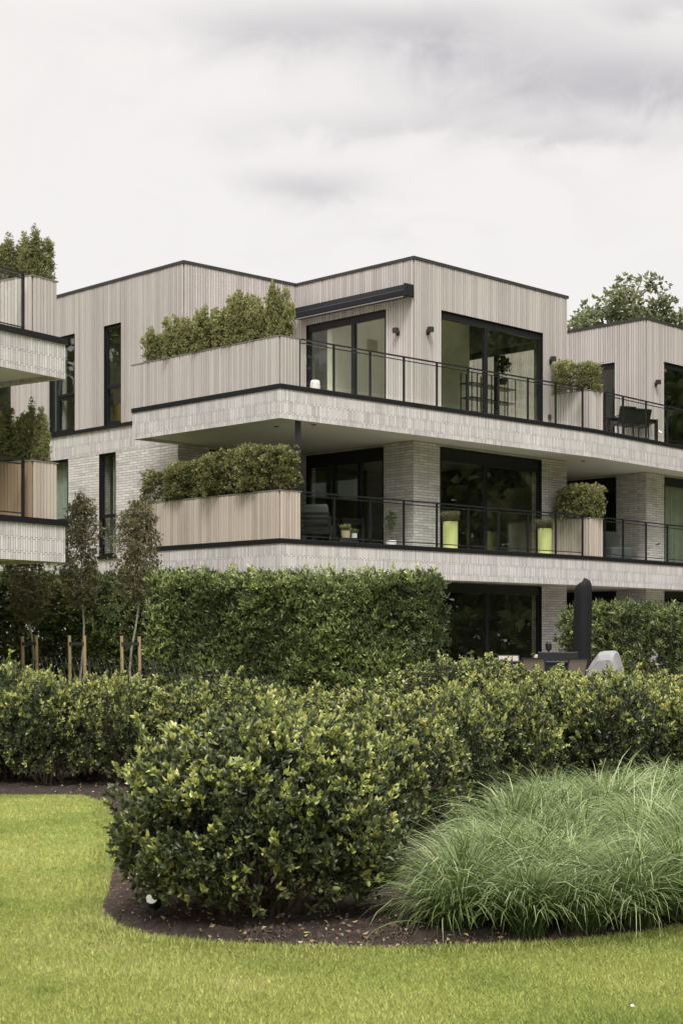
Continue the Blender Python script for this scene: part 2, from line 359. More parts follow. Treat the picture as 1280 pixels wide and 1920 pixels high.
# ------------------------------------------------------------------ ground
def sm(x, a, b):
    t = np.clip((x - a) / (b - a), 0, 1); return t * t * (3 - 2 * t)
def gz(x, y):
    return sm(y, 17.8, 25.0) * (.64 - .22 * sm(x, 0.5, 3.5))
simple('mulch', (.030, .0225, .0175), .95, 0, .15, .45, 22, 1.0, 70)
simple('crumb', (.060, .044, .034), .95, 0, .15, .6, 30)
def lawn_mat():
    m, nt, b, L = newmat('lawn')
    tc = N(nt, 'ShaderNodeTexCoord')
    n1 = N(nt, 'ShaderNodeTexNoise', i_Scale=.55, i_Detail=6.0, i_Roughness=.65); L(tc.outputs['Object'], n1.inputs[0])
    n2 = N(nt, 'ShaderNodeTexNoise', i_Scale=60.0, i_Detail=4.0); L(tc.outputs['Object'], n2.inputs[0])
    r = ramp(nt, [(.25, (.115, .145, .035)), (.5, (.165, .188, .050)), (.75, (.215, .222, .075))])
    f = M_(nt, 'ADD', M_(nt, 'MULTIPLY', n1.outputs[0], .6), M_(nt, 'MULTIPLY', n2.outputs[0], .4)); L(f, r.inputs[0]); L(r.outputs[0], b.inputs['Base Color'])
    b.inputs['Roughness'].default_value = .95; b.inputs['Specular IOR Level'].default_value = .1
    bp = N(nt, 'ShaderNodeBump', i_Strength=.8, i_Distance=.02); L(n2.outputs[0], bp.inputs['Height']); L(bp.outputs[0], b.inputs['Normal'])
lawn_mat()
xs = np.array(sorted({*np.linspace(-14, 14, 57), -1200, -400, -120, -50, -25, 25, 50, 120, 400, 1200})); ys = np.array(sorted({*np.linspace(0, 50, 101), -600, -150, -50, -15, 80, 150, 400, 1800}))
GX, GY = np.meshgrid(xs, ys); v = np.stack([GX, GY, gz(GX, GY)], -1).reshape(-1, 3); nx = len(xs)
ii = (np.arange(len(ys) - 1)[:, None] * nx + np.arange(nx - 1)[None]).ravel(); f = np.stack([ii, ii + 1, ii + nx + 1, ii + nx], 1)
tag(link('ground', npmesh('ground', v, f), 'lawn'), kind='structure')
BED = [(-1.46, 9.55), (-1.40, 9.15), (-1.25, 8.78), (-1.05, 8.48), (-.72, 8.32), (-.25, 8.22), (.25, 8.19), (.75, 8.24), (1.2, 8.40), (1.6, 8.62), (2.05, 9.0), (2.6, 9.7), (3.4, 11.0), (4.8, 13.6), (7, 17), (9, 21),
       (9, 22.5), (0, 22.5), (-1.5, 20.6), (-9, 19.6), (-9, 16.1), (-3.5, 16.15), (-2.6, 16.05), (-2.25, 15.2), (-2.0, 13.9), (-1.75, 12.4), (-1.6, 10.9), (-1.5, 10.1)]
def in_poly(x, y, poly):
    r = np.zeros(np.shape(x), bool); n = len(poly)
    for i in range(n):
        x1, y1 = poly[i]; x2, y2 = poly[(i + 1) % n]
        c = ((y1 > y) != (y2 > y)) & (x < (x2 - x1) * (y - y1) / (y2 - y1 + 1e-12) + x1); r ^= c
    return r
def edge_dist(x, y, poly):
    d = np.full(np.shape(x), 1e9); n = len(poly)
    for i in range(n):
        a = np.array(poly[i]); b = np.array(poly[(i + 1) % n]); ab = b - a
        t = np.clip(((x - a[0]) * ab[0] + (y - a[1]) * ab[1]) / (ab @ ab), 0, 1)
        d = np.minimum(d, np.hypot(x - a[0] - t * ab[0], y - a[1] - t * ab[1]))
    return d
st = .05
bx = np.arange(-9, 9.01, st); by = np.arange(8.1, 22.6, st); BX, BY = np.meshgrid(bx, by)
ins = in_poly(BX, BY, BED); ed = edge_dist(BX, BY, BED)
hh = gz(BX, BY) + np.where(ins, np.minimum(ed * .25, .05) + .006, -.05 - 0 * ed) + (rng.normal(0, .013, BX.shape)) * (ed > .05) + .012 * np.sin(BX * 9 + np.sin(BY * 5)) * np.cos(BY * 7) * ins
vv = np.stack([BX, BY, hh], -1).reshape(-1, 3); nx = len(bx)
ii = (np.arange(len(by) - 1)[:, None] * nx + np.arange(nx - 1)[None]).ravel(); ff = np.stack([ii, ii + 1, ii + nx + 1, ii + nx], 1)
keep = ins.ravel()[ff].any(1); ff = ff[keep]; used, inv = np.unique(ff, return_inverse=True)
me = npmesh('soil_bed', vv[used], inv.reshape(-1, 4)); me.polygons.foreach_set('use_smooth', [True] * len(me.polygons))
tag(link('soil_bed', me, 'mulch'), kind='structure')
mb = MB(); mb.prism([(1.6, 26.5), (9.5, 26.5), (14, 40), (14, 44), (2, 39), (-2.2, 34.4), (-.6, 29.5)], .40, .455); tag(mb.build('patio', 'paving'), kind='structure')
mb = MB(); mb.box(-4.2, -2.2, 22.7, 23.9, .30, .62); tag(mb.build('path', 'path_stone'), kind='structure')

# ------------------------------------------------------------------ main building
FL1, FL2, TOP = 3.60, 6.66, 10.12
MR = Fr(1.601, 35.5, .9647, 'R'); MBf = Fr(1.601, 35.5, .9733, 'B')
LB = Fr(-3.535, 35.9, .955, 'B'); LR = Fr(-3.535, 35.9, 1.04, 'R')
SR = Fr(-1.211, 31.6, 1.0667, 'R'); SB = Fr(-1.211, 31.6, .9733, 'B')
uE = MR.U(1061.5); E = MR.P(uE)
uBend = SR.U(1114); Bp = SR.P(uBend); SR2 = Fr(Bp.x, Bp.y, .853, 'R')
Nc = Vector((.19033 * 42.2, 42.2, 0)); NR = Fr(Nc.x, Nc.y, .938, 'R'); NB = Fr(Nc.x, Nc.y, .9733, 'B')
ER = Fr(E.x, E.y, .9733, 'B')                     # end wall of the middle volume, facing right
ER.n = -ER.n
# inner corner
def isect(f1, f2):
    a, b, c, d = f1.d.x, -f2.d.x, f1.d.y, -f2.d.y; ex, ey = f2.o.x - f1.o.x, f2.o.y - f1.o.y
    det = a * d - b * c; return (ex * d - b * ey) / det, (a * ey - c * ex) / det
uIM, uIL = isect(MBf, LR); I_ = MBf.P(uIM)
uLend = LB.U(-140); uNend = 9.5
A_ = LB.P(uLend)
B1 = empty('apartment_building', (MR.o.x, MR.o.y, 0), 0, 'long three-storey apartment building of pale grey brick and weathered wood cladding with wrap-around balconies', 'building')
B1.location = (0, 0, 0)
FT = 10.05
NE = NR.P(uNend)
G1 = NE + NB.d * 9; G2 = A_ + LR.d * 9
F_ = NB.P(5.2); E2 = ER.P((F_ - E).dot(ER.d))
foot = [A_, LB.P(0), I_, MR.P(0), E, E2, F_, Nc, NE, G1, G2]
foot = [(p.x, p.y) for p in foot]
mb = MB(); mb.prism(foot, 9.86, 10.04); mb.build('roof', 'roofing', B1)
def px_op(fr, a, b, z0, z1):
    ua, ub = fr.U(a), fr.U(b); return (min(ua, ub), max(ua, ub), z0, z1)
# openings ---------------------------------------------------------------
opMR2 = px_op(MR, 825, 1016, FL2 + .02, 9.06); opMB2 = px_op(MBf, 724, 575.4, FL2 + .02, 9.07)
opMR1 = px_op(MR, 824.5, 1014, FL1 + .02, 5.97); opMB1 = px_op(MBf, 719, 575, FL1 + .02, 5.97)
opMR0 = px_op(MR, 824.5, 1014, .47, 2.90); opMB0 = px_op(MBf, 719, 575, .47, 2.90)
opLB2 = [px_op(LB, 229, 196, 6.70, 9.07), px_op(LB, 141, 92, 6.70, 9.07), px_op(LB, 21, -30, 6.70, 9.07)]
opLB1 = [px_op(LB, 217, 187, 3.60, 6.04), px_op(LB, 128, 88, 3.60, 6.04)]
opLR2 = [px_op(LR, 394, 416, 8.85, 9.13)]
opLR1 = px_op(LR, 393, 541, FL1 + .02, 5.97)
opNB2 = px_op(NB, 1155, 1108, FL2 + .02, 9.05); opNR2 = px_op(NR, 1242, 1375, FL2 + .02, 9.05)
opNB1 = px_op(NB, 1155, 1064, FL1 + .02, 5.97); opNR1 = px_op(NR, 1245, 1375, FL1 + .02, 5.97)
opNB0 = px_op(NB, 1155, 1064, .47, 2.9); opNR0 = px_op(NR, 1245, 1375, .47, 2.9)
# wood-clad top storey ----------------------------------------------------
z2a, z2b = FL2, 10.05
def face(fr, u0, u1, ops):
    wall('wall', B1, fr, u0, u1, z2a, 9.86, ops, 'dark_plaster', -.25, 0)
    clad('cladding', B1, fr, u0, u1, z2a + .0, z2b, ops, 'weathered_wood')
    w = MB(); w.fbox(fr, u0, u1, -.25, .034, 9.86 + .185, TOP); return w
for fr, u0, u1, ops in ((MR, 0.0, uE, [opMR2]), (MBf, .0, uIM, [opMB2]), (LR, 0.0, uIL, opLR2), (LB, .0, uLend, opLB2), (NR, 0.0, uNend, [opNR2]), (NB, 0.0, 5.2, [opNB2])):
    wall('wall', B1, fr, u0 + .25, u1 - (.25 if fr in (MR,) else 0), z2a, 9.86, ops, 'dark_plaster', -.25, 0)
    clad('cladding', B1, fr, u0, u1, z2a, z2b, ops, 'weathered_wood')
opER2_fill = (.55, 3.9, FL2 + .02, 9.06)  # added opening in the end wall, lets light into the top-floor room
wall('wall', B1, ER, 0, (E2 - E).length, z2a, 9.86, [opER2_fill], 'dark_plaster', -.25, 0)
clad('cladding', B1, ER, 0, (E2 - E).length, z2a, z2b, [opER2_fill], 'weathered_wood')
mb = MB()
EW = Fr(E2.x, E2.y, 1, 'R'); dv = (F_ - E2); EW.d = dv.normalized(); EW.n = Vector((EW.d.y, -EW.d.x, 0))
# recessed back wall between the volumes, all storeys
mb.fbox(EW, 0, dv.length, -.25, 0, .3, 6.0); mb.build('recess_wall', 'laid_brick', B1)
wall('recess_wall', B1, EW, 0, dv.length, 6.0, 9.86, [], 'dark_plaster', -.25, 0); clad('cladding', B1, EW, 0, dv.length, FL2, 9.86, [], 'weathered_wood')
# roof trim: mitred strip along the footprint
def offset_poly(pts, d, closed=False):
    out = []; n = len(pts)
    for i in range(n):
        p = Vector(pts[i]); 
        a = (Vector(pts[i]) - Vector(pts[i - 1])).normalized() if (i > 0 or closed) else None
        b = (Vector(pts[(i + 1) % n]) - Vector(pts[i])).normalized() if (i < n - 1 or closed) else None
        if a is None: a = b
        if b is None: b = a
        na = Vector((a.y, -a.x)); nb = Vector((b.y, -b.x)); m = (na + nb).normalized(); out.append(p + m * (d / max(.2, m.dot(na))))
    return out
def strip(mb, path, d_in, d_out, z0, z1):
    A = offset_poly(path, d_in); Bq = offset_poly(path, d_out); n = len(path)
    vs = [(p.x, p.y, z) for z in (z0, z1) for p in (A + Bq)]; fs = []
    k = 2 * n
    for i in range(n - 1):
        a, b, c, d = i, i + 1, n + i + 1, n + i
        fs += [(a, b, c, d), (k + d, k + c, k + b, k + a), (d, c, k + c, k + d), (b, a, k + a, k + b)]
    fs += [(0, n, k + n, k), (n - 1, k + n - 1, k + 2 * n - 1, 2 * n - 1)]
    mb.pts(vs, fs)
front = [(p.x, p.y) for p in (A_, LB.P(0), I_, MR.P(0), E, E2, F_, Nc, NE)]
mb = MB(); strip(mb, front, -.2, .045, 10.052, TOP); mb.build('roof_trim', 'dark_trim', B1)
# sill strip of the left volume
P0u = SB.U(248.3); P0 = SB.P(P0u)
# slab outline -------------------------------------------------------------
S_ = SR.P(0); Rend = SR2.P(14.5); 
u_att = ((P0 - LB.o).dot(LB.d)); ATT = LB.P(u_att)
slab_out = [ATT, P0, S_, Bp, Rend]
slab_poly = [(p.x, p.y) for p in [A_ ] + slab_out + [G1, G2]]
def slab(zb, zt):
    mb = MB(); inner = offset_poly([(p.x, p.y) for p in slab_out], -.10)
    poly = [(A_.x + .3, A_.y + .3)] + [(LB.P(u_att, -.10).x, LB.P(u_att, -.10).y)] + [(q.x, q.y) for q in inner[1:]] + [(G1.x, G1.y), (G2.x, G2.y)]
    mb.prism(poly, zb + .045, zt - .002); mb.build('floor_slab', 'soffit', B1)
    mb = MB(); strip(mb, [(p.x, p.y) for p in slab_out], -.097, 0, zb, zt - .085); mb.build('brick_band', 'soldier_brick', B1)
    mb = MB(); strip(mb, [(p.x, p.y) for p in slab_out], -.13, .022, zt - .083, zt + .012); mb.build('band_cap', 'black_metal', B1, bevel=.006)
    mb = MB(); inn = [(p.x, p.y) for p in slab_out]; strip(mb, inn, -.13, -.100, zb + .02, zb + .043); mb.build('soffit_trim', 'soffit', B1)
slab(5.99, FL2); slab(2.905, FL1)
# brick storeys --------------------------------------------------------------
uLc = .22; LRl = Fr(LB.P(uLc).x, LB.P(uLc).y, 1.04, 'R'); uILl, uIMl = isect(LRl, MBf)
opLR1 = px_op(LRl, 393, 541, FL1 + .02, 5.97)
wall('brick_wall', B1, LB, uLc, uLend, 3.555, 6.045, opLB1, 'laid_brick', -.3, .0)
wall('brick_band', B1, LB, uLc, uLend, 6.045, 6.62, [], 'soldier_brick', -.3, .003)
mb = MB(); mb.fbox(LB, u_att - .02, uLend, -.02, .04, 6.62, 6.70); mb.build('sill_strip', 'black_metal', B1)
wall('brick_band', B1, LB, uLc, uLend, 2.905, 3.555, [], 'soldier_brick', -.3, .003)
wall('brick_wall', B1, LB, uLc, uLend, .3, 2.905, [], 'laid_brick', -.3, .0)
for op in opLB1:
    mb = MB(); mb.fbox(LB, op[0] - .05, op[1] + .05, -.02, .05, 3.53, 3.60); mb.build('window_sill', 'black_metal', B1)
for (z0, z1, o1, o2, o3, o4, o5) in ((FL1, 6.03, opLR1, opMB1, opMR1, opNB1, opNR1), (.3, 2.95, None, opMB0, opMR0, opNB0, opNR0)):
    wall('brick_wall', B1, LRl, .3, uILl, z0, z1, [o1] if o1 else [], 'laid_brick', -.3, 0)
    wall('brick_wall', B1, MBf, .28, uIMl, z0, z1, [o2], 'laid_brick', -.28, 0)
    wall('brick_wall', B1, MR, 0, uE, z0, z1, [o3], 'laid_brick', -.28, 0)
    wall('brick_wall', B1, ER, 0.28, (E2 - E).length, z0, z1, [], 'laid_brick', -.28, 0)
    wall('brick_wall', B1, NB, .28, 5.2, z0, z1, [o4], 'laid_brick', -.28, 0)
    wall('brick_wall', B1, NR, 0, uNend, z0, z1, [o5], 'laid_brick', -.28, 0)
mb = MB()
for p, q in ((NE, G1), (G1, G2), (G2, A_)):
    w = Fr(p.x, p.y, 1, 'R'); w.d = (q - p).normalized(); w.n = Vector((w.d.y, -w.d.x, 0)); mb.fbox(w, 0, (q - p).length, -.3, 0, .3, 9.86)
mb.build('rear_wall', 'laid_brick', B1)
# interior partitions and floors
mb = MB(); mb.fbox(MR, -3.0, uE - .3, -5.3, -5.15, .45, FL2); mb.fbox(NR, .4, uNend, -4.6, -4.45, .45, 9.86); mb.fbox(ER, .4, (E2 - E).length, -.32, -.29, .45, FL2 - .1); mb.fbox(NB, .4, 5.0, -.32, -.285, FL1, 3.7); mb.build('partition', 'dark_plaster', B1)
mb = MB(); mb.fbox(MR, .32, uE - .3, -3.0, -2.85, FL2, 9.86); mb.fbox(LB, .4, uLend, -1.2, -1.05, .45, 9.86); mb.fbox(LB, .3 + LB.U(235), .45 + LB.U(235), -1.0, -.35, FL1, 9.86)
mb.fbox(LB, LB.U(165), .15 + LB.U(165), -1.0, -.35, FL1, 9.86)
mb.build('partition', 'plaster', B1)
mb = MB()
for z in (FL1, FL2): mb.prism([(A_.x + .6, A_.y + .6), tuple(LB.P(.3, -.32).xy), tuple((I_ + Vector((0, .5, 0))).xy), tuple(MR.P(0.0, -.45).xy), tuple(MR.P(uE - .3, -.35).xy), tuple((E2 + Vector((-.4, 0, 0))).xy), (G2.x, G2.y - .5)], z + .002, z + .014)
mb.build('inside_floor', 'interior_floor', B1)
mb = MB(); mb.fbox(MR, .3, uE - .4, -5.1, -.3, 9.84, 9.855); mb.build('ceiling', 'plaster', B1)
# windows
def muls(fr, *px): return [fr.U(p, -.06) for p in px]
window(B1, MR, *opMR2, mull=[MR.U(913)], head=.17, name='sliding_door')
window(B1, ER, *opER2_fill, mull=[2.2], head=.15, name='sliding_door')  # invented glazing for the added opening that brightens the room, not a known door
window(B1, MBf, *opMB2, mull=[MBf.U(660)], head=.17, name='sliding_door')
window(B1, MR, *opMR1, mull=[MR.U(912)], head=.30, name='sliding_door')
window(B1, MBf, *opMB1, mull=[MBf.U(672), MBf.U(624)], head=.30, name='sliding_door')
window(B1, MR, *opMR0, mull=[MR.U(915)], head=.22, name='sliding_door')
window(B1, MBf, *opMB0, mull=[MBf.U(650)], head=.22, name='sliding_door')
window(B1, LRl, *opLR1, mull=[LRl.U(470)], head=.25, name='sliding_door')
w = window(B1, LB, *opLB2[0], trans=[(7.62, (opLB2[0][0], opLB2[0][1]))])
w = window(B1, LB, *opLB2[1], trans=[(7.55, (opLB2[1][0], opLB2[1][0] + .8))], mull=[opLB2[1][0] + .8])
# tilted-open sash in the second window
sash = MB(); a, b = opLB2[1][0] + .10, opLB2[1][0] + .74
def sp_(u, s): return LB.P(u, -.03 - .17 * s, 7.62 + 1.28 * s)
for (q0, q1) in (((a, 0), (b, 0)), ((b, 0), (b, 1)), ((b, 1), (a, 1)), ((a, 1), (a, 0))): sash.bar(sp_(*q0), sp_(*q1), .06)
sash.build('sash', 'black_metal', w)
window(B1, LB, *opLB2[2], trans=[(7.62, (opLB2[2][0], opLB2[2][1]))])
window(B1, LB, *opLB1[0], trans=[(4.55, (opLB1[0][0], opLB1[0][1]))], fw=.06)
window(B1, LB, *opLB1[1], trans=[(4.55, (opLB1[1][0], opLB1[1][1]))], fw=.06)
mb = MB(); mb.fbox(LR, *opLR2[0][:2], -.12, -.02, *opLR2[0][2:]); mb.build('vent_grille', 'black_metal', B1)
window(B1, NB, *opNB2, head=.15, name='sliding_door'); window(B1, NR, *opNR2, mull=[NR.U(1310)], head=.15, name='sliding_door')
window(B1, NB, *opNB1, mull=[NB.U(1110)], head=.28, name='sliding_door'); window(B1, NR, *opNR1, mull=[NR.U(1310)], head=.2, name='sliding_door')
window(B1, NB, *opNB0, head=.2, name='sliding_door'); window(B1, NR, *opNR0, mull=[NR.U(1310)], head=.2, name='sliding_door')
# curtains (wavy) behind some panes
def curtain(fr, u0, u1, z0, z1, d=-.4, lab=None):
    n = 90; vs = []; 
    for i in range(n + 1):
        u = u0 + (u1 - u0) * i / n; dd = d + .04 * math.sin(i * .9) + .015 * math.sin(i * 2.3)
        for z in (z0, z1): vs.append(fr.P(u, dd, z))
    m = MB(); m.pts(vs, [(2 * i, 2 * i + 2, 2 * i + 3, 2 * i + 1) for i in range(n)])
    o = m.build('curtain', 'curtain', B1); s = o.modifiers.new('s', 'SOLIDIFY'); s.thickness = .01
curtain(NR, opNR1[0] + .1, opNR1[1] - .1, FL1 + .05, 5.8)
curtain(LB, opLB1[0][0] + .10, opLB1[0][1] - .30, FL1 + .05, 6.0, -.22)
curtain(LB, opLB2[1][1] - .42, opLB2[1][1] - .05, FL2 + .05, 9.0, -.2)
curtain(LB, opLB1[1][0] + .3, opLB1[1][1] + .1, FL1 + .05, 6.0, -.25)
# column under the upper slab
cY = 32.15; cx = at(558.5, cY)
mb = MB(); mb.box(cx - .06, cx + .06, cY - .06, cY + .06, FL1, 6.03); mb.build('column', 'black_metal', B1)
# soffit spot lamps
for (px, Y) in ((588, 32.9), (518, 33.2), (1093, 39.6)):
    mb = MB(); mb.lathe([(.05, 0), (.05, .02)], (at(px, Y), Y, 6.02), 16); mb.build('spot_ring', 'dark_trim', B1)
# awning cassette
ua, ub = MBf.U(757, .3), MBf.U(549, .3)
mb = MB()
prof = [(0.03, 9.22), (.24, 9.19), (.31, 9.22), (.315, 9.33), (.29, 9.35), (.28, 9.46), (.05, 9.49), (.03, 9.47)]
n = len(prof); vs = [MBf.P(u, d, z + .0) for u in (ua, ub) for d, z in prof]
mb.pts(vs, [tuple(range(n)), tuple(range(n, 2 * n))[::-1]] + [(i, (i + 1) % n, n + (i + 1) % n, n + i) for i in range(n)])
aw = mb.build('awning', 'black_metal', B1)
mb = MB(); mb.fbox(MBf, ua - .05, ua, .02, .32, 9.195, 9.485); mb.build('end_cap', 'black_metal', aw, bevel=.02)
mb = MB(); mb.fbox(MBf, ua + .02, ub, .285, .31, 9.175, 9.20); mb.build('front_bar', 'zinc_cap', aw)
# wall lamps
def lamp(fr, px, z):
    u = fr.U(px, .08); m = MB(); m.fbox(fr, u - .055, u + .055, .07, .18, z - .06, z + .055); o = m.build('wall_lamp', 'dark_trim', B1, bevel=.004)
    m = MB(); m.fbox(fr, u - .035, u + .035, .027, .07, z - .11, z + .0); m.build('bracket', 'dark_trim', o)
lamp(MBf, 744, 8.52); lamp(MR, 804, 8.54); lamp(MR, 1034, 8.46); lamp(NR, 1231, 8.44)
mb = MB(); u = MR.U(1029, .03); mb.fbox(MR, u - .045, u + .045, .027, .07, 6.98, 7.10); mb.build('socket', 'dark_trim', B1, bevel=.008)
mb = MB(); u = NR.U(1231, .03); p = NR.P(u, .03, 7.15); mb.tube([p, p + NR.n * .06], .025, 10); mb.tube([p + NR.n * .06, p + NR.n * .09 + Vector((.05, 0, -.05))], .014, 8); mb.build('tap', 'chrome', B1)
mb = MB(); u = NR.U(1232, .03); p = NR.P(u, .0, 4.14); mb.tube([p, p + NR.n * .08], .016, 8); mb.tube([p + NR.n * .08 + Vector((-.04, 0, .02)), p + NR.n * .08 + Vector((.04, 0, .02))], .01, 8); mb.build('tap', 'dark_trim', B1)
mb = MB(); mb.fbox(ER, .2, .3, .03, .12, 8.5, 8.8); mb.build('wall_lamp', 'dark_trim', B1)
# railings
def railing(fr, us, z, parent, uend=None, bottom=True):
    r = MB(); a, b = us[0], uend or us[-1]
    r.fbox(fr, a, b, -.085, -.045, z + .955, z + .985); top = r.build('railing', 'rail_metal', parent)
    r = MB(); r.fbox(fr, a, b, -.075, -.055, z + .885, z + .905)
    if bottom: r.fbox(fr, a, b, -.075, -.055, z + .075, z + .095)
    r.build('rail', 'rail_metal', top)
    for u in us:
        r = MB(); r.fbox(fr, u - .017, u + .017, -.095, -.055, z + .0, z + .955); r.build('post', 'rail_metal', top)
    ends = list(us) + ([uend] if uend else [])
    for p, q in zip(ends[:-1], ends[1:]):
        g = MB(); g.fbox(fr, p + .03, q - .03, -.069, -.061, z + .10, z + .88); g.build('glass_panel', 'rail_glass', top)
    return top
pu = [561, 626, 694, 757, 819, 877.5, 934.4, 989.5, 1041.6, 1092]
railing(SR, [SR.U(p, -.07) for p in pu], FL2, B1, bottom=False); railing(SR, [SR.U(p, -.07) for p in pu], FL1, B1)
pr = [1134, 1168, 1211, 1251, 1292, 1335]
railing(SR2, [SR2.U(p, -.07) for p in pr], FL2, B1, bottom=False); railing(SR2, [SR2.U(p, -.07) for p in pr], FL1, B1)

# ------------------------------------------------------------------ left building
QR = Fr(at(106.5, 26.9), 26.9, .655, 'R'); QR.d = -QR.d          # runs to the left and towards the camera
QB = Fr(at(106.5, 26.9), 26.9, 1.45, 'B')
B2 = empty('apartment_building', (0, 0, 0), 0, 'neighbouring apartment building at the left edge, only its balcony corners of grey brick showing', 'building')
q0, q1, q2, q3 = QR.P(0), QR.P(9), QR.P(9) + QB.d * 9, QB.P(9)
def rc(p, a, b): return p + QR.d * a + QB.d * b
for zb, zt in ((5.99, FL2), (2.905, FL1)):
    path = [tuple(q3.xy), tuple(q0.xy), tuple(q1.xy)]
    path = path[::-1]; path = [tuple(p) for p in path]
    # outward is to the right of travel: go q3 -> q0 -> q1 reversed sense handled by sign
    mb = MB(); strip(mb, path, .10, 0, zb, zt - .085); mb.build('brick_band', 'soldier_brick', B2)
    mb = MB(); strip(mb, path, .13, -.022, zt - .083, zt + .012); mb.build('band_cap', 'black_metal', B2)
    mb = MB(); mb.prism([tuple(rc(q0, .1, .1).xy), tuple(rc(q0, 9, .1).xy), tuple(rc(q0, 9, 9).xy), tuple(rc(q0, .1, 9).xy)], zb + .05, zt - .01); mb.build('floor_slab', 'soffit', B2)
mb = MB(); mb.prism([tuple(rc(q0, 2.6, 2.4).xy), tuple(rc(q0, 9, 2.4).xy), tuple(rc(q0, 9, 9).xy), tuple(rc(q0, 2.6, 9).xy)], .3, 9.86)
mb.build('brick_wall', 'laid_brick', B2)
mb = MB(); mb.prism([tuple(rc(q0, 2.5, 2.3).xy), tuple(rc(q0, 9.1, 2.3).xy), tuple(rc(q0, 9.1, 9.1).xy), tuple(rc(q0, 2.5, 9.1).xy)], 9.86, 10.1); mb.build('roof', 'dark_trim', B2)
QF = Fr(QR.P(0).x, QR.P(0).y, .655, 'R')
def u_q(px): return QF.U(px, -.07)
for z in (FL2, FL1): railing(QF, [u_q(-75), u_q(-15), u_q(43.5)], z, B2)

# ------------------------------------------------------------------ planter boxes
def planter(name, c, d1, l1, d2, l2, z0, h, label, mat, grp='wood-clad planter boxes along the balconies', mat2=None):
    """corner c, runs l1 along d1 and l2 along d2"""
    t = empty(name, (c.x, c.y, z0), 0, label, 'planter', grp)
    def face_(o, d, l, out, m, nm='side_panel'):
        f = Fr(o.x, o.y, 1, 'R'); f.o = Vector((o.x - c.x, o.y - c.y, 0)); f.d = d; f.n = out
        clad(nm, t, f, 0, l, 0, h - .02, [], m, .080, 0, .026, .013)
    n1 = -d2; n2 = -d1
    face_(c, d1, l1, n1, mat); face_(c, d2, l2, n2, mat2 or mat)
    face_(c + d1 * l1, d2, l2, d1, mat2 or mat); face_(c + d2 * l2, d1, l1, d2, mat)
    z = Vector((0, 0, 0)); m = MB(); P = [z, d1 * l1, d1 * l1 + d2 * l2, d2 * l2]
    m.prism([tuple(p.xy) for p in P], .0, h - .10); m.build('soil', 'soil', t)
    m = MB(); e = .035; w = .05
    def q(a, b): return tuple((d1 * a + d2 * b).xy)
    o = [(-e, -e), (l1 + e, -e), (l1 + e, l2 + e), (-e, l2 + e)]; i = [(w, w), (l1 - w, w), (l1 - w, l2 - w), (w, l2 - w)]
    vs = [(*q(*p), zz) for zz in (h - .02, h) for p in o + i]; fs = []
    for k in range(4):
        k2 = (k + 1) % 4; fs += [(k, k2, 4 + k2, 4 + k), (8 + 4 + k, 8 + 4 + k2, 8 + k2, 8 + k), (k, 8 + k, 8 + k2, k2), (4 + k, 4 + k2, 12 + k2, 12 + k)]
    m.pts(vs, fs); m.build('rim', 'zinc_cap', t)
    return t
cU = SR.P(.03, -.05); lB = P0u - .02
planter('planter_box', cU, SB.d, lB, SR.d, .50, FL2 + .012, .965, 'long grey weathered wood planter on the top balcony, under the ragged shrub row', 'weathered_wood')
planter('planter_box', cU, SB.d, lB, SR.d, .53, FL1 + .012, .965, 'long warm-toned wood planter on the middle balcony, behind the two staked trees', 'warm_wood')
cN = SR.P(SR.U(1103, -.04), -.04)
for z, lab, m, m2 in ((FL2, 'small greyish wood planter with a round bush dividing the top balcony', 'weathered_wood', 'weathered_wood'), (FL1, 'small brown wood planter with a round bush dividing the middle balcony', 'warm_wood', 'warm_wood')):
    planter('planter_box', cN, SR.d, .52, SB.d, 1.15, z + .012, .93, lab, m2, mat2=m)
cQ = QF.P(QF.U(61, -.03), -.03)
for z, lab, m, m2 in ((FL2, 'grey wood planter on the upper balcony corner of the left building', 'weathered_wood', 'weathered_wood'), (FL1, 'brown wood planter on the lower balcony corner of the left building', 'warm_wood', 'brown_wood')):
    planter('planter_box', cQ, QF.d, (QF.P(QF.U(104.5, -.03), -.03) - cQ).length, QB.d, 2.4, z + .012, .97, lab, m, mat2=m2)

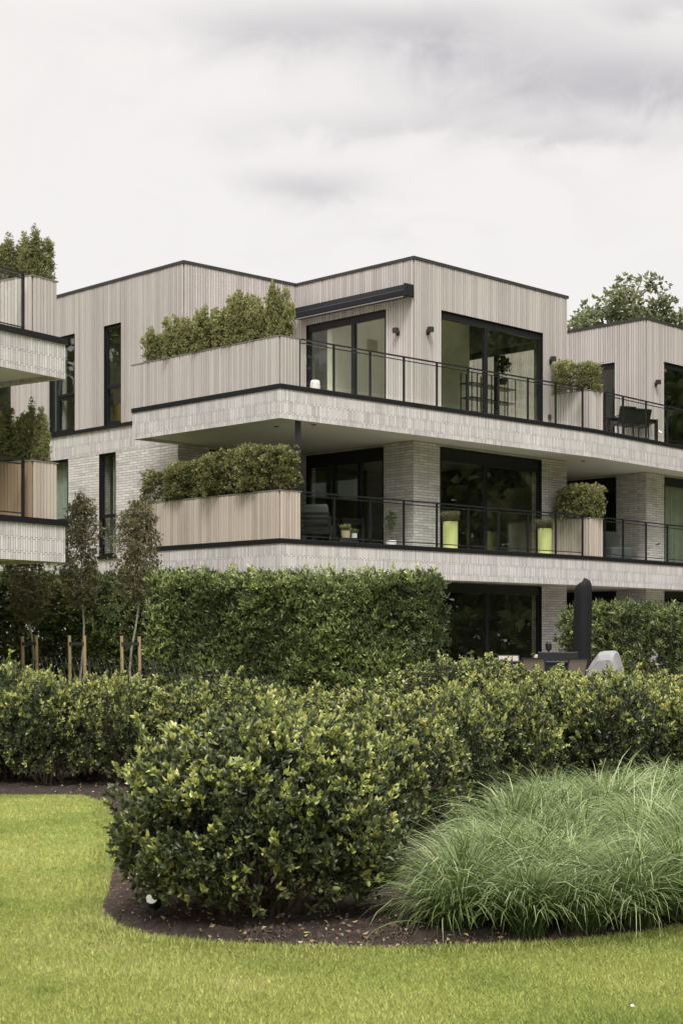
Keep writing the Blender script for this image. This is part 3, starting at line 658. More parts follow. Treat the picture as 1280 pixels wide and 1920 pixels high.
# ------------------------------------------------------------------ foliage
def unit(a): return a / np.maximum(np.linalg.norm(a, axis=-1, keepdims=True), 1e-9)
def leaves(tips, ax, per, ln, wd, spread, tint, fine=False, seed=0, jit=.3, tj=.12):
    """rosettes of per leaves at every tip"""
    g = np.random.default_rng(seed); n = len(tips) * per
    P = np.repeat(tips, per, 0); A = np.repeat(ax, per, 0); T = np.repeat(tint, per) + g.normal(0, tj, n)
    a = unit(A + g.normal(0, 1, (n, 3)) * spread); s = unit(np.cross(a, g.normal(0, 1, (n, 3)))); nn = np.cross(s, a)
    L = ln * g.uniform(1 - jit, 1 + jit, n)[:, None]; Wd = wd * g.uniform(.8, 1.2, n)[:, None]
    L = L * (1 + .25 * g.standard_normal((n, 1)).clip(-1.5, 1.5)); P = P + a * L * g.uniform(-.1, .25, n)[:, None]
    up = nn * (Wd * .35)
    if not fine:
        v = np.stack([P, P + a * L * .5 + s * Wd / 2 + up, P + a * L, P + a * L * .5 - s * Wd / 2 + up], 1)
        b = np.arange(n)[:, None] * 4; f = np.concatenate([b + [0, 1, 2], b + [0, 2, 3]], 0); k = 4
    else:
        dr = -nn * L * .12
        v = np.stack([P, P + a * L * .35 + s * Wd * .46 + up, P + a * L * .35, P + a * L * .35 - s * Wd * .46 + up,
                      P + a * L * .75 + s * Wd * .36 + up * .7 + dr * .4, P + a * L * .75 + dr * .4, P + a * L * .75 - s * Wd * .36 + up * .7 + dr * .4, P + a * L + dr], 1)
        b = np.arange(n)[:, None] * 8; k = 8
        f = np.concatenate([b + q for q in ([0, 1, 2], [0, 2, 3], [1, 4, 5], [1, 5, 2], [2, 5, 6], [2, 6, 3], [4, 7, 5], [5, 7, 6])], 0)
    return v.reshape(-1, 3), f, np.clip(np.repeat(T, k), 0, 1)
def sph(g, n, zmin=-1):
    z = g.uniform(zmin, 1, n); a = g.uniform(0, 2 * np.pi, n); r = np.sqrt(1 - z * z); return np.stack([r * np.cos(a), r * np.sin(a), z], 1)
LUMP = .2
def shrub_pts(seed, rx, ry, h, z0, npuff, tpp, pr, flat=.0, boxy=0.0):
    """tips of a shrub built of twig puffs; returns tips, axes, tint (bright tips outside)"""
    g = np.random.default_rng(seed); d = sph(g, npuff, -.75); 
    if boxy: dd = np.sign(d) * np.abs(d) ** (1 - boxy * .5); d = dd / np.maximum(np.abs(dd).max(1, keepdims=True), np.linalg.norm(dd, axis=1, keepdims=True) * (1 - boxy))
    bumps = unit(g.normal(0, 1, (9, 3))); lump = 1 + (np.exp(-8 * (1 - unit(d) @ bumps.T)) * g.uniform(-LUMP, LUMP, 9)).sum(1)
    rad = (g.uniform(0, 1, npuff) ** .22) * .93 * lump
    c = d * rad[:, None] * [rx, ry, h / 2] + [0, 0, z0 + h / 2]
    tips = np.repeat(c, tpp, 0) + sph(g, npuff * tpp) * (g.uniform(0, 1, (npuff * tpp, 1)) ** .5) * pr
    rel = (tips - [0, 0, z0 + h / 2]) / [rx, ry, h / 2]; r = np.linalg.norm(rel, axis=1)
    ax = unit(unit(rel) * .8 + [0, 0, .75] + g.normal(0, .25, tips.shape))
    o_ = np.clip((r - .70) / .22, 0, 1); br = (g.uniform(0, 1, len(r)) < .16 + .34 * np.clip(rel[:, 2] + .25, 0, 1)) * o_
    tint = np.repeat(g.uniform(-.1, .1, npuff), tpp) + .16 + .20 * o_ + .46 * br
    return tips, ax, tint
def puffs(c, pr, tpp, g, stretch=(1, 1, 1), up=.5):
    n = len(c); t = np.repeat(c, tpp, 0) + sph(g, n * tpp) * (g.uniform(0, 1, (n * tpp, 1)) ** .45) * pr * np.array(stretch)
    ax = unit(t - np.repeat(c, tpp, 0) + [0, 0, up * pr]); return t, ax
def join(parts):
    vs, fs, ts, b = [], [], [], 0
    for v, f, t in parts: vs.append(v); fs.append(f + b); ts.append(t); b += len(v)
    return np.concatenate(vs), np.concatenate(fs), np.concatenate(ts)
def stems(tips, n, seed, r0=.012, base=.08, z0=0):
    g = random.Random(seed); m = MB()
    for i in g.sample(range(len(tips)), min(n, len(tips))):
        t = Vector(tips[i]); b = Vector((g.gauss(0, base), g.gauss(0, base), z0)); mid = b.lerp(t, .5) + Vector((g.gauss(0, .05), g.gauss(0, .05), .06))
        q1_ = b.lerp(mid, .5) + Vector((0, 0, .03)); m.tube([b, q1_, mid, t], [r0, r0 * .8, r0 * .55, r0 * .25], 5)
    return m

# --- foreground shrub -------------------------------------------------------
def make_shrub(name, seed, rx, ry, h, z0, npuff, tpp, pr, per, ln, wd, mat, nstem=30, fine=False, boxy=0.0, tilt=.55, r0=.012, tint_add=0, tj=.12, shoots=0):
    t, ax, ti = shrub_pts(seed, rx, ry, h, z0, npuff, tpp, pr, boxy=boxy)
    if shoots:                                                     # stray upright shoots with a rosette every few centimetres
        g = np.random.default_rng(seed + 7); top = t[:, 2] > z0 + h * .55; cand = t[top][g.choice(top.sum(), shoots)]; S1, S2 = [], []
        for q in cand:
            dr = unit(np.array([g.normal(0, .3), g.normal(0, .3), 1.])); ll = g.uniform(.05, .20)
            for k in np.linspace(.25, 1, 4): S1.append(q + dr * ll * k); S2.append(dr)
        t = np.concatenate([t, S1]); ax = np.concatenate([ax, S2]); ti = np.concatenate([ti, np.tile([.45, .55, .7, .85], shoots)])
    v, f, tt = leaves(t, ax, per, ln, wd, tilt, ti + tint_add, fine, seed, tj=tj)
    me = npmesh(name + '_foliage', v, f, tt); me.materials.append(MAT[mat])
    sm_ = stems(t, nstem, seed, r0, base=rx * .12)
    so = sm_.build(name + '_stems', 'twig'); sme = so.data; bpy.data.objects.remove(so)
    return me, sme
def place(nm, meshes, loc, rz=0, sc=(1, 1, 1), label=None, cat='shrub', group=None, names=('foliage', 'stems')):
    t = empty(nm, loc, rz, label, cat, group); t.scale = sc
    for n_, m_ in zip(names, meshes):
        o = bpy.data.objects.new(n_, m_); C.objects.link(o); o.parent = t
    return t
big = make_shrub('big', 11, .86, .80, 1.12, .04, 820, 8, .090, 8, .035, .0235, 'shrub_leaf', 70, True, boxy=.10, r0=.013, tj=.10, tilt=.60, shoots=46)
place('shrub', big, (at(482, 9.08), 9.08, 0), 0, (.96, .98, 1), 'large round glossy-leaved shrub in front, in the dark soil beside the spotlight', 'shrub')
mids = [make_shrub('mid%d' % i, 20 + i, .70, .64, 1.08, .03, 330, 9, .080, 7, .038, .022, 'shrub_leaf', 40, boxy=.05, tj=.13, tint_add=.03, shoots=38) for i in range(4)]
MG = 'glossy-leaved shrubs massed in the soil bed'
def mid(i, px, Y, s=1, sz=1, lab=None, grp=MG):
    x = at(px, Y); z = float(gz(np.array(x), np.array(Y)))
    place('shrub', mids[i % 4], (x, Y, z), random.uniform(0, 6.28), (s * random.uniform(.93, 1.07), s * random.uniform(.9, 1.1), sz * random.uniform(.97, 1.10)), lab or 'glossy-leaved shrub massed with its neighbours in the middle of the bed', 'shrub', grp)
L1 = 'glossy-leaved shrub in the hedge-like row behind the back lawn edge'; G1_ = 'shrubs in the row behind the left lawn'
for i, (px, Y, s, sz) in enumerate(((-75, 17.4, 1, 1.1), (22, 17.6, 1.05, 1.20), (95, 17.2, .92, 1.12), (160, 17.9, .85, .98), (225, 17.3, .92, 1.06), (310, 17.5, .92, 1.0), (400, 17.6, .95, .98), (490, 17.2, .95, 1.0))):
    mid(i, px, Y, s, sz, L1, G1_)
for i, (px, Y, s, sz) in enumerate(((660, 10.9, .78, .93), (560, 12.4, .9, .95), (725, 12.5, .85, .97), (600, 14.2, 1, .95), (735, 14.4, 1, 1.0), (820, 13.4, .92, 1.0), (930, 14.6, .95, .98), (860, 16, 1, 1), (1030, 15.8, 1, 1.03), (1140, 15.6, 1, 1.05), (1245, 16, 1, 1.03), (1345, 15.8, 1, 1),
        (700, 17, 1.05, .95), (960, 17.6, 1.05, 1), (1090, 17.8, 1.05, 1.0), (1210, 18, 1.1, 1.0), (1330, 18, 1.1, 1))):
    mid(i + 1, px, Y, s, sz)
L3 = 'glossy-leaved shrub of the farther row that screens the patio furniture'
for i, (px, Y, s, sz) in enumerate(((820, 21.2, 1.05, .92), (900, 21.5, 1.05, .90), (985, 21.2, 1.1, .82), (1075, 21.4, 1.1, .83), (1165, 21.6, 1.1, .81), (1262, 21.3, 1.15, .86), (1360, 21.5, 1.1, .8))):
    mid(i + 2, px, Y, s, sz, L3, 'shrubs in the farther row before the patio')

# --- hedges ---------------------------------------------------------------
def hedge(name, p, q, th, z0, z1, npuff, seed, label, ln=.085, wd=.032, pr=.17, tpp=9, per=6, shoots=0, mat='hedge_leaf', ta=0.0):
    g = np.random.default_rng(seed); p = np.array([*p, 0.]); q = np.array([*q, 0.]); L_ = np.linalg.norm(q - p); d = (q - p) / L_; n = np.array([d[1], -d[0], 0])
    if n[1] > 0: n = -n
    u = g.uniform(0, L_, npuff); k = g.uniform(0, 1, npuff); side = g.uniform(0, 1, npuff)
    w = np.where(side < .62, g.normal(0, .05, npuff), np.where(side < .80, g.uniform(-th, 0, npuff), -th + g.normal(0, .05, npuff)))
    z = np.where((side >= .62) & (side < .80), z1 - pr * .5 + g.normal(0, .05, npuff), z0 + (z1 - z0 - pr * .5) * k)
    w = w + .10 * np.sin(u * 1.7 + z * 1.3) + .06 * np.sin(u * 4.1 - z * 3)
    z = z + (.07 * np.sin(u * 1.1 + 1) + .05 * np.sin(u * 3.3)) * (k)
    ends = g.uniform(0, 1, npuff) < .07; u = np.where(ends & (side < .5), L_, np.where(ends, 0, u)); w = np.where(ends, g.uniform(-th, 0, npuff), w)
    c = p + d * u[:, None] + n * w[:, None] + np.stack([0 * z, 0 * z, z], 1)
    t, ax = puffs(c, pr, tpp, g, up=.9); out = unit(n + [0, 0, .5]); ax = unit(ax * .6 + out * .6 + np.array([0, 0, .35]))
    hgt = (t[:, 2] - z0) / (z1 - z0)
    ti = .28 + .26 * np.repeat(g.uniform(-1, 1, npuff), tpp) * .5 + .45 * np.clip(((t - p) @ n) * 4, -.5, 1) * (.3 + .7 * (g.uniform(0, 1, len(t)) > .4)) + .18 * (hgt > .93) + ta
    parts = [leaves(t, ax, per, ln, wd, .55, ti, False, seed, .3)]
    if shoots:
        su = g.uniform(0, L_, shoots); sc = p + d * su[:, None] + n * g.uniform(-th, .05, shoots)[:, None]; st_, sa = [], []
        for i in range(shoots):
            hh_ = g.uniform(.12, .34); dirr = unit(np.array([g.normal(0, .25), g.normal(0, .25), 1.]))
            for s in np.linspace(0, 1, 7): st_.append(sc[i] + [0, 0, z1 - .1] + dirr * hh_ * s); sa.append(dirr)
        st_ = np.array(st_); sa = np.array(sa); parts.append(leaves(st_, sa, 4, ln, wd, .8, np.full(len(st_), .78 + ta), False, seed + 1, .3))
    v, f, tt = join(parts)
    th_ = empty(name, (float(p[0]), float(p[1]), z0), 0, label, 'hedge', 'clipped hedges around the gardens')
    o = npmesh(name + '_foliage', v - np.array([p[0], p[1], z0]), f, tt); link('foliage', o, mat, th_)
    m = MB(); rr = random.Random(seed); k_ = int(L_ / .45)
    for i in range(k_):
        b = p + d * (i + .5) / k_ * L_ - n * th * .5; b = Vector(b) - Vector((p[0], p[1], 0)); b.z = 0
        m.tube([b, b + Vector((rr.gauss(0, .1), rr.gauss(0, .1), (z1 - z0) * .5)), b + Vector((rr.gauss(0, .15), rr.gauss(0, .15), (z1 - z0) * .9))], [.03, .02, .01], 5)
    m.build('trunks', 'twig', th_)
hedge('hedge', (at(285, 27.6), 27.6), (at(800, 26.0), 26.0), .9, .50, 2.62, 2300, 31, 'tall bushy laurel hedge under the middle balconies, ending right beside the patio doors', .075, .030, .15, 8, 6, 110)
hedge('hedge', (at(-90, 31.2), 31.2), (at(335, 30.6), 30.6), .8, .62, 2.80, 2000, 32, 'darker-leaved tall hedge behind the three staked trees', .085, .034, .17, 8, 6, 26, ta=-.08)
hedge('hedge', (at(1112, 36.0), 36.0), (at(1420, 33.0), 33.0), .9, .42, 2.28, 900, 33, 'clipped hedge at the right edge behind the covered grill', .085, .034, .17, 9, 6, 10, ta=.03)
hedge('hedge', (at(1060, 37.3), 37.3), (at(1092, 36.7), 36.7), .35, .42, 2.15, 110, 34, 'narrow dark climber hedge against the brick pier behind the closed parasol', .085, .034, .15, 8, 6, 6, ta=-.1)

# --- balcony shrubs ---------------------------------------------------------
boxl = [make_shrub('box%d' % i, 50 + i, .43, .24, 1.0, .06, 330, 8, .075, 7, .036, .017, 'box_leaf', 16, boxy=.45, tint_add=.06, r0=.009, tilt=.45) for i in range(3)]
def spire(seed, n_sp, rx, ry, h, r0_, tpp, pr, per, ln, wd, mat, tint, dens=26):
    g = np.random.default_rng(seed); c = []
    for i in range(n_sp):
        bx_, by_ = g.uniform(-rx, rx), g.uniform(-ry, ry); e = 1 - .45 * abs(bx_) / max(rx, .01); hh_ = h * g.uniform(.62, 1.0) * (.6 + .4 * e); lx, ly = g.normal(0, .05, 2)
        k = int(dens * hh_ / .9); s_ = g.uniform(0, 1, k); rr_ = r0_ * (1.15 - s_ ** 1.6) * g.uniform(.3, 1, k) ** .5; a_ = g.uniform(0, 6.28, k)
        c.append(np.stack([bx_ * (.6 + .5 * s_) + lx * s_ + rr_ * np.cos(a_), by_ * (.6 + .5 * s_) + ly * s_ + rr_ * np.sin(a_), .03 + s_ * hh_], 1))
    c = np.concatenate(c); t, ax = puffs(c, pr, tpp, g, stretch=(.8, .8, 1.3), up=1.4); t[:, 2] = np.maximum(t[:, 2], .01 + .03 * g.uniform(0, 1, len(t)))
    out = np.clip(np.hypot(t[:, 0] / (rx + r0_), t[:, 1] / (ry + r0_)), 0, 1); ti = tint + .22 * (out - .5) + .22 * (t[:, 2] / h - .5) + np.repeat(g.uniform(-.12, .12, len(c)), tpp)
    v, f, tt = leaves(t, ax, per, ln, wd, .5, ti, False, seed, .3); me = npmesh('foliage', v, f, tt); me.materials.append(MAT[mat])
    so = stems(t, 26, seed, .009, rx * .5).build('tmp', 'twig'); sme = so.data; bpy.data.objects.remove(so); return me, sme
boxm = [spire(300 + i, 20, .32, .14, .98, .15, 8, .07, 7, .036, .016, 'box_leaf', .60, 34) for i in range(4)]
zp = FL2 + .92; kk = 7
G_ = 'shrubs in the long planter on the top balcony'
hs = [.94, .98, .94, 1.04, 1.08, 1.18, 1.06, 1.2]; us_ = [4.25, 3.7, 3.15, 2.6, 2.05, 1.48, .95, .35]
labs = ['low shrub at the far left end of the top planter', None, None, None, None, 'dense taller shrub in the right half of the top planter', None, 'tallest ragged shrub at the right end of the top planter, beside the awning']
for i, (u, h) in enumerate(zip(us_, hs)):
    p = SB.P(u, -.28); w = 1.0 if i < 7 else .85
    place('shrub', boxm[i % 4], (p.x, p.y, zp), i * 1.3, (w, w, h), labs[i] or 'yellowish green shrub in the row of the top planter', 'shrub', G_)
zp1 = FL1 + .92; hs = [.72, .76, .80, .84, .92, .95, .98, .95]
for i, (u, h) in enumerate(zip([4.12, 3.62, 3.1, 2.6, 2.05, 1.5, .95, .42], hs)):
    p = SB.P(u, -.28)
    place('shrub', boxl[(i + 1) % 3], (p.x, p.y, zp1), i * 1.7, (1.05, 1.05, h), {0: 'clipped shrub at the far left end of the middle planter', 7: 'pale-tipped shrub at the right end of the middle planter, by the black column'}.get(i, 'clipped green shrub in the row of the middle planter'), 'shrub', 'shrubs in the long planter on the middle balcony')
rb = make_shrub('round', 61, .58, .50, 1.0, .02, 600, 8, .08, 7, .036, .017, 'box_leaf', 20, boxy=.35, tint_add=.10, r0=.01)
cc = cN + SR.d * .18 + SB.d * .5
place('shrub', rb, (cc.x, cc.y, FL2 + .86), 0, (.98, .98, .82), 'round yellow-green bush in the small planter of the top balcony', 'shrub')
place('shrub', rb, (cc.x + .05, cc.y, FL1 + .86), 2, (.98, .98, .88), 'round bush in the small planter of the middle balcony, in front of the brick pier', 'shrub')
slim = [spire(320 + i, 13, .30, .2, 1.45, .17, 8, .085, 7, .040, .016, 'box_leaf', .52, 34) for i in range(2)]
for (px, Y, z, s, sz, lab) in ((66, 26.95, FL2 + .9, .78, .72, 'upright tapering shrub in the upper planter of the left building, right of its neighbour'), (12, 27.1, FL2 + .9, .95, .66, 'upright shrub cut by the left frame edge in the upper planter of the left building'),
                               (56, 27.1, FL1 + .9, .72, .84, 'tall narrow dark shrub in the lower planter of the left building'), (74, 26.9, FL1 + .88, .60, .72, 'shorter pale-tipped shrub at the right end of the lower planter of the left building'), (10, 27.3, FL1 + .9, .95, .82, 'dark shrub cut by the left frame edge in the lower planter of the left building')):
    place('shrub', slim[int(px) % 2], (at(px, Y), Y, z), px, (s, s, sz), lab, 'shrub')

# --- trees -----------------------------------------------------------------
def crown_tree(seed, h, trunk_h, rx, ry, npuff, tpp, pr, per, ln, wd, mat, r0=.03, bark='pale_bark', lean=.06, taper=.5, limbs=14, tint=.3, dens=.35):
    g = np.random.default_rng(seed); rr = random.Random(seed); ch = h - trunk_h
    z = g.uniform(0, 1, npuff); prof = np.sin(np.pi * np.clip(z * .93 + .07, 0, 1)) ** (.55 if taper > .2 else .32) * (1 - taper * z * .35)
    a = g.uniform(0, 2 * np.pi, npuff); r = prof * g.uniform(0, 1, npuff) ** dens
    c = np.stack([np.cos(a) * r * rx, np.sin(a) * r * ry, trunk_h + z * ch], 1)
    t, ax = puffs(c, pr, tpp, g, up=.6); ti = tint + np.repeat(g.uniform(-.2, .2, npuff), tpp) + .15 * g.uniform(-1, 1, len(t))
    v, f, tt = leaves(t, ax, per, ln, wd, .8, ti, False, seed)
    me = npmesh('crown', v, f, tt); me.materials.append(MAT[mat])
    m = MB(); n = 9; path = [Vector((lean * math.sin(i * 1.1 + seed), lean * .5 * math.cos(i * .9), i / (n - 1) * h * .92)) for i in range(n)]
    o = path[0].copy(); path = [q - Vector((o.x, o.y, 0)) for q in path]
    m.tube(path, [r0 * (1 - .8 * i / (n - 1)) for i in range(n)], 8)
    for i in rr.sample(range(npuff), min(limbs, npuff)):
        t_ = Vector(c[i]); zz = max(trunk_h * .9, t_.z - ch * .25); k = zz / (h * .92) * (n - 1); i0 = min(int(k), n - 2); b = path[i0].lerp(path[i0 + 1], k - i0)
        m.tube([b, b.lerp(t_, .5) + Vector((0, 0, .04 * h / 4)), t_], [r0 * .4, r0 * .25, r0 * .1], 5)
    to = m.build('trunk_tmp', bark); tm = to.data; bpy.data.objects.remove(to)
    return me, tm
def tree_at(ms, loc, label, group=None, sc=(1, 1, 1), rz=0, cat='tree', nm='tree', tilt=0):
    o = place(nm, ms, loc, rz, sc, label, cat, group, ('crown', 'trunk'))
    o.rotation_euler.y = tilt; return o
st1 = crown_tree(81, 3.52, 1.60, .42, .40, 290, 8, .11, 6, .050, .022, 'tree_leaf', .026, tint=.48, dens=.55, taper=.12)
st2 = crown_tree(85, 3.40, 1.66, .46, .43, 300, 8, .11, 6, .050, .022, 'tree_leaf', .026, tint=.62, dens=.55, taper=.12)
TG = 'young staked trees by the hedge'
for px, Y, ms, lab, sc in ((54, 29.3, st1, 'young staked tree at the left whose crown top is hidden by the balcony', (1, 1, .84)), (147, 29.0, st1, 'tallest dark-leaved staked tree, middle of the three', (.92, .92, 1)), (246, 29.0, st2, 'staked tree with bronze tips, nearest the wood planter', (.95, .95, 1))):
    z = float(gz(np.array(at(px, Y)), np.array(Y))); tree_at(ms, (at(px, Y), Y, z), lab, TG, sc, {54: 0, 147: 1.2, 246: .3}[px], tilt=.035 if px > 100 else 0)
for px, Y, a, b, lab in ((54, 29.1, 42, 68, 'pair of wooden stakes with a black tie at the leftmost young tree'), (147, 28.8, 130, 158, 'pair of wooden stakes with a black tie at the middle young tree'), (246, 28.8, 228, 261, 'pair of wooden stakes with a black tie at the young tree nearest the planter')):
    z = float(gz(np.array(at(px, Y)), np.array(Y))); x0 = at(px, Y)
    t = empty('tree_support', (x0, Y, z), 0, lab, 'tree stakes', 'wooden supports of the young trees')
    for q in (a, b):
        m = MB(); xx = at(q, Y) - x0; m.tube([(xx, 0, -.1), (xx + .01, 0, .5), (xx, 0, 1.02 + .02 * random.random())], .030, 10, random.random()); m.build('stake', 'stake_wood', t)
    m = MB(); m.box(at(a, Y) - x0, at(b, Y) - x0, -.042, -.036, .86, .92); m.box(at(a, Y) - x0, at(b, Y) - x0, .30, .306, .86, .92); m.build('tie', 'rubber', t)
def lobed_tree(seed, lobes, per, pr):
    g = np.random.default_rng(seed); rr = random.Random(seed); c = []
    for (x, y, z, r_) in lobes:
        k = int(per * r_ ** 2); c.append(np.array([x, y, z]) + sph(g, k) * (g.uniform(0, 1, (k, 1)) ** .35) * np.array([r_, r_, r_ * .95]))
    c = np.concatenate(c); t, ax = puffs(c, pr, 12, g, up=.5); ti = .5 + np.repeat(g.uniform(-.25, .25, len(c)), 12)
    v, f, tt = leaves(t, ax, 5, .16, .11, .8, ti, False, seed); me = npmesh('crown', v, f, tt); me.materials.append(MAT['far_leaf'])
    m = MB(); m.tube([(0, 0, 0), (.1, 0, 5), (0, .1, 9), (.1, 0, 11.5)], [.28, .22, .15, .08], 8)
    for (x, y, z, r_) in lobes: m.tube([(.05, 0, 7.5), (x * .5, y * .5, 7.5 + (z - 7.5) * .55), (x, y, z)], [.12, .08, .05], 6)
    for i in rr.sample(range(len(c)), 110):
        l = min(lobes, key=lambda q: (Vector(q[:3]) - Vector(c[i])).length); m.tube([l[:3], Vector(l[:3]).lerp(Vector(c[i]), .5) + Vector((0, 0, .08)), c[i]], [.04, .03, .012], 4)
    to = m.build('tmp', 'bark'); tm = to.data; bpy.data.objects.remove(to); return me, tm
bt = lobed_tree(93, [(-1.45, 0, 12.1, 1.15), (-.55, .4, 12.75, 1.2), (.25, -.2, 13.75, 1.15), (1.15, .2, 13.0, 1.15), (1.75, 0, 12.3, 1.1), (0, .2, 12.0, 1.5), (-1.0, 0, 11.0, 1.6), (1.2, 0, 11.0, 1.6), (0, 0, 10, 2)], 19, .36)
tree_at(bt, (at(1172, 60), 60, .5), 'leafy tree rising behind the right roof with sky showing through its crown', None, (1.12, 1, 1), 0)
tree_at(bt, (at(1338, 62), 62, .5), 'tree behind the right roof, cut by the right frame edge', None, (.9, .9, .93), 3)
tree_at(bt, (at(40, 64), 64, .5), 'tree behind the left roof, only one tuft of leaves showing', None, (.52, .52, 1.0), 2)
# woods beside the garden: what the windows mirror
def woods(x0, x1, y0, y1, seed, label):
    g = np.random.default_rng(seed); n = 4600
    c = np.stack([g.uniform(x0, x1, n), g.uniform(y0, y1, n), g.uniform(0, 1, n) ** .8], 1)
    top = 15 + 3 * np.sin(c[:, 1] * .35) + 2.2 * np.sin(c[:, 1] * .9 + c[:, 0] * .3); c[:, 2] = .3 + c[:, 2] * top
    t, ax = puffs(c, 1.3, 22, g, up=.5); ti = .3 + np.repeat(g.uniform(-.3, .35, n), 22)
    v, f, tt = leaves(t, ax, 2, .50, .36, .9, ti, False, seed)
    o = link('woods', npmesh('woods', v, f, tt), 'wood_leaf'); tag(o, label, 'woods', kind='stuff')
woods(25, 40, -10, 75, 101, 'dark leafy woods to the right of the garden, mirrored in the window panes')
woods(-48, -33, -10, 75, 102, 'dark leafy woods to the left of the garden, mirrored in the window panes')

# --- ornamental grass -------------------------------------------------------
def clump(seed, nb, L_, spread, dt=0):
    g = np.random.default_rng(seed); k = 7
    a = g.uniform(0, 2 * np.pi, nb); base = np.stack([g.normal(0, .045, nb), g.normal(0, .045, nb), np.zeros(nb)], 1)
    le = L_ * g.uniform(.6, 1.15, nb); el = np.clip(g.normal(1.18, .20, nb), .55, 1.55); curl = g.uniform(1.2, 2.7, nb) * spread; wd = g.uniform(.0035, .0062, nb)
    az = np.stack([np.cos(a), np.sin(a), 0 * a], 1); sd = np.stack([-np.sin(a + g.normal(0, .5, nb)), np.cos(a + g.normal(0, .5, nb)), g.normal(0, .3, nb)], 1); sd = unit(sd)
    P = base.copy(); V = []; th = el.copy()
    for i in range(k):
        s = i / (k - 1); w = wd * (1 - s ** 2.2 * .93) * (.6 + .4 * min(1, s * 5)); V += [P - sd * w[:, None], P + sd * w[:, None]]
        P = P + (az * np.cos(th)[:, None] + [0, 0, 1] * np.sin(th)[:, None]) * (le / (k - 1))[:, None]; th = th - curl / (k - 1) * (.4 + 1.5 * s)
        P[:, 2] = np.maximum(P[:, 2], .01)
    v = np.stack(V, 1); b = np.arange(nb)[:, None] * (2 * k)
    f = np.concatenate([b + [2 * i, 2 * i + 1, 2 * i + 3, 2 * i + 2] for i in range(k - 1)], 0)
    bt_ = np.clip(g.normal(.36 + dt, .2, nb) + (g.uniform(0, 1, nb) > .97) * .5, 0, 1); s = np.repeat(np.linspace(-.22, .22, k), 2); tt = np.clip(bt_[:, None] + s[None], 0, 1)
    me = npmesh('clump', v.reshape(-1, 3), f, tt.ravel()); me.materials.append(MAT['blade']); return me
cl = [clump(120 + i, 820, .70, 1.0, (-.08, .02, .08, -.03, .05, -.12, .0)[i]) for i in range(7)]
GP = []
GRASS = [(.70, 9.4), (.72, 8.98), (1.0, 8.92), (1.42, 9.05), (1.85, 9.35), (2.3, 9.8), (2.8, 10.4), (3.5, 11.4), (4.6, 13.6), (3.9, 14.4), (2.6, 14.3), (1.75, 13.6), (1.35, 12.2), (.95, 10.6), (.75, 9.6)]
for yy in np.arange(8.5, 14.6, .42):
    for j, xx in enumerate(np.arange(.2, 5, .40)):
        x_ = xx + (.22 if int(round((yy - 8.5) / .42)) % 2 else 0) + random.uniform(-.09, .09); y_ = yy + random.uniform(-.09, .09)
        if in_poly(np.array(x_), np.array(y_), GRASS) and x_ / y_ < .27: GP.append((x_, y_))
GP += [(.64, 8.58), (.98, 8.50), (1.30, 8.62), (1.60, 8.80), (1.92, 9.04), (2.25, 9.38), (2.6, 9.8), (.66, 8.92), (3.0, 10.3)]
for i, (x_, y_) in enumerate(GP):
    s = random.uniform(.88, 1.08) * (.92 if y_ < 9 else 1)
    nm = 'arching fine-leaved grass clump in the pale green drift right of the shrubs'
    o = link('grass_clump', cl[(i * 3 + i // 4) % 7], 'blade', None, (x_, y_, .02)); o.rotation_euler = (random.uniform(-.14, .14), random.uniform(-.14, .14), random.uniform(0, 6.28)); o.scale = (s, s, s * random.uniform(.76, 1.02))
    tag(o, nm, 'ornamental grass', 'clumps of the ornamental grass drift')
front = sorted([o for o in C.objects if o.name.startswith('grass_clump')], key=lambda o: o.location.x / o.location.y + o.location.y * .5)

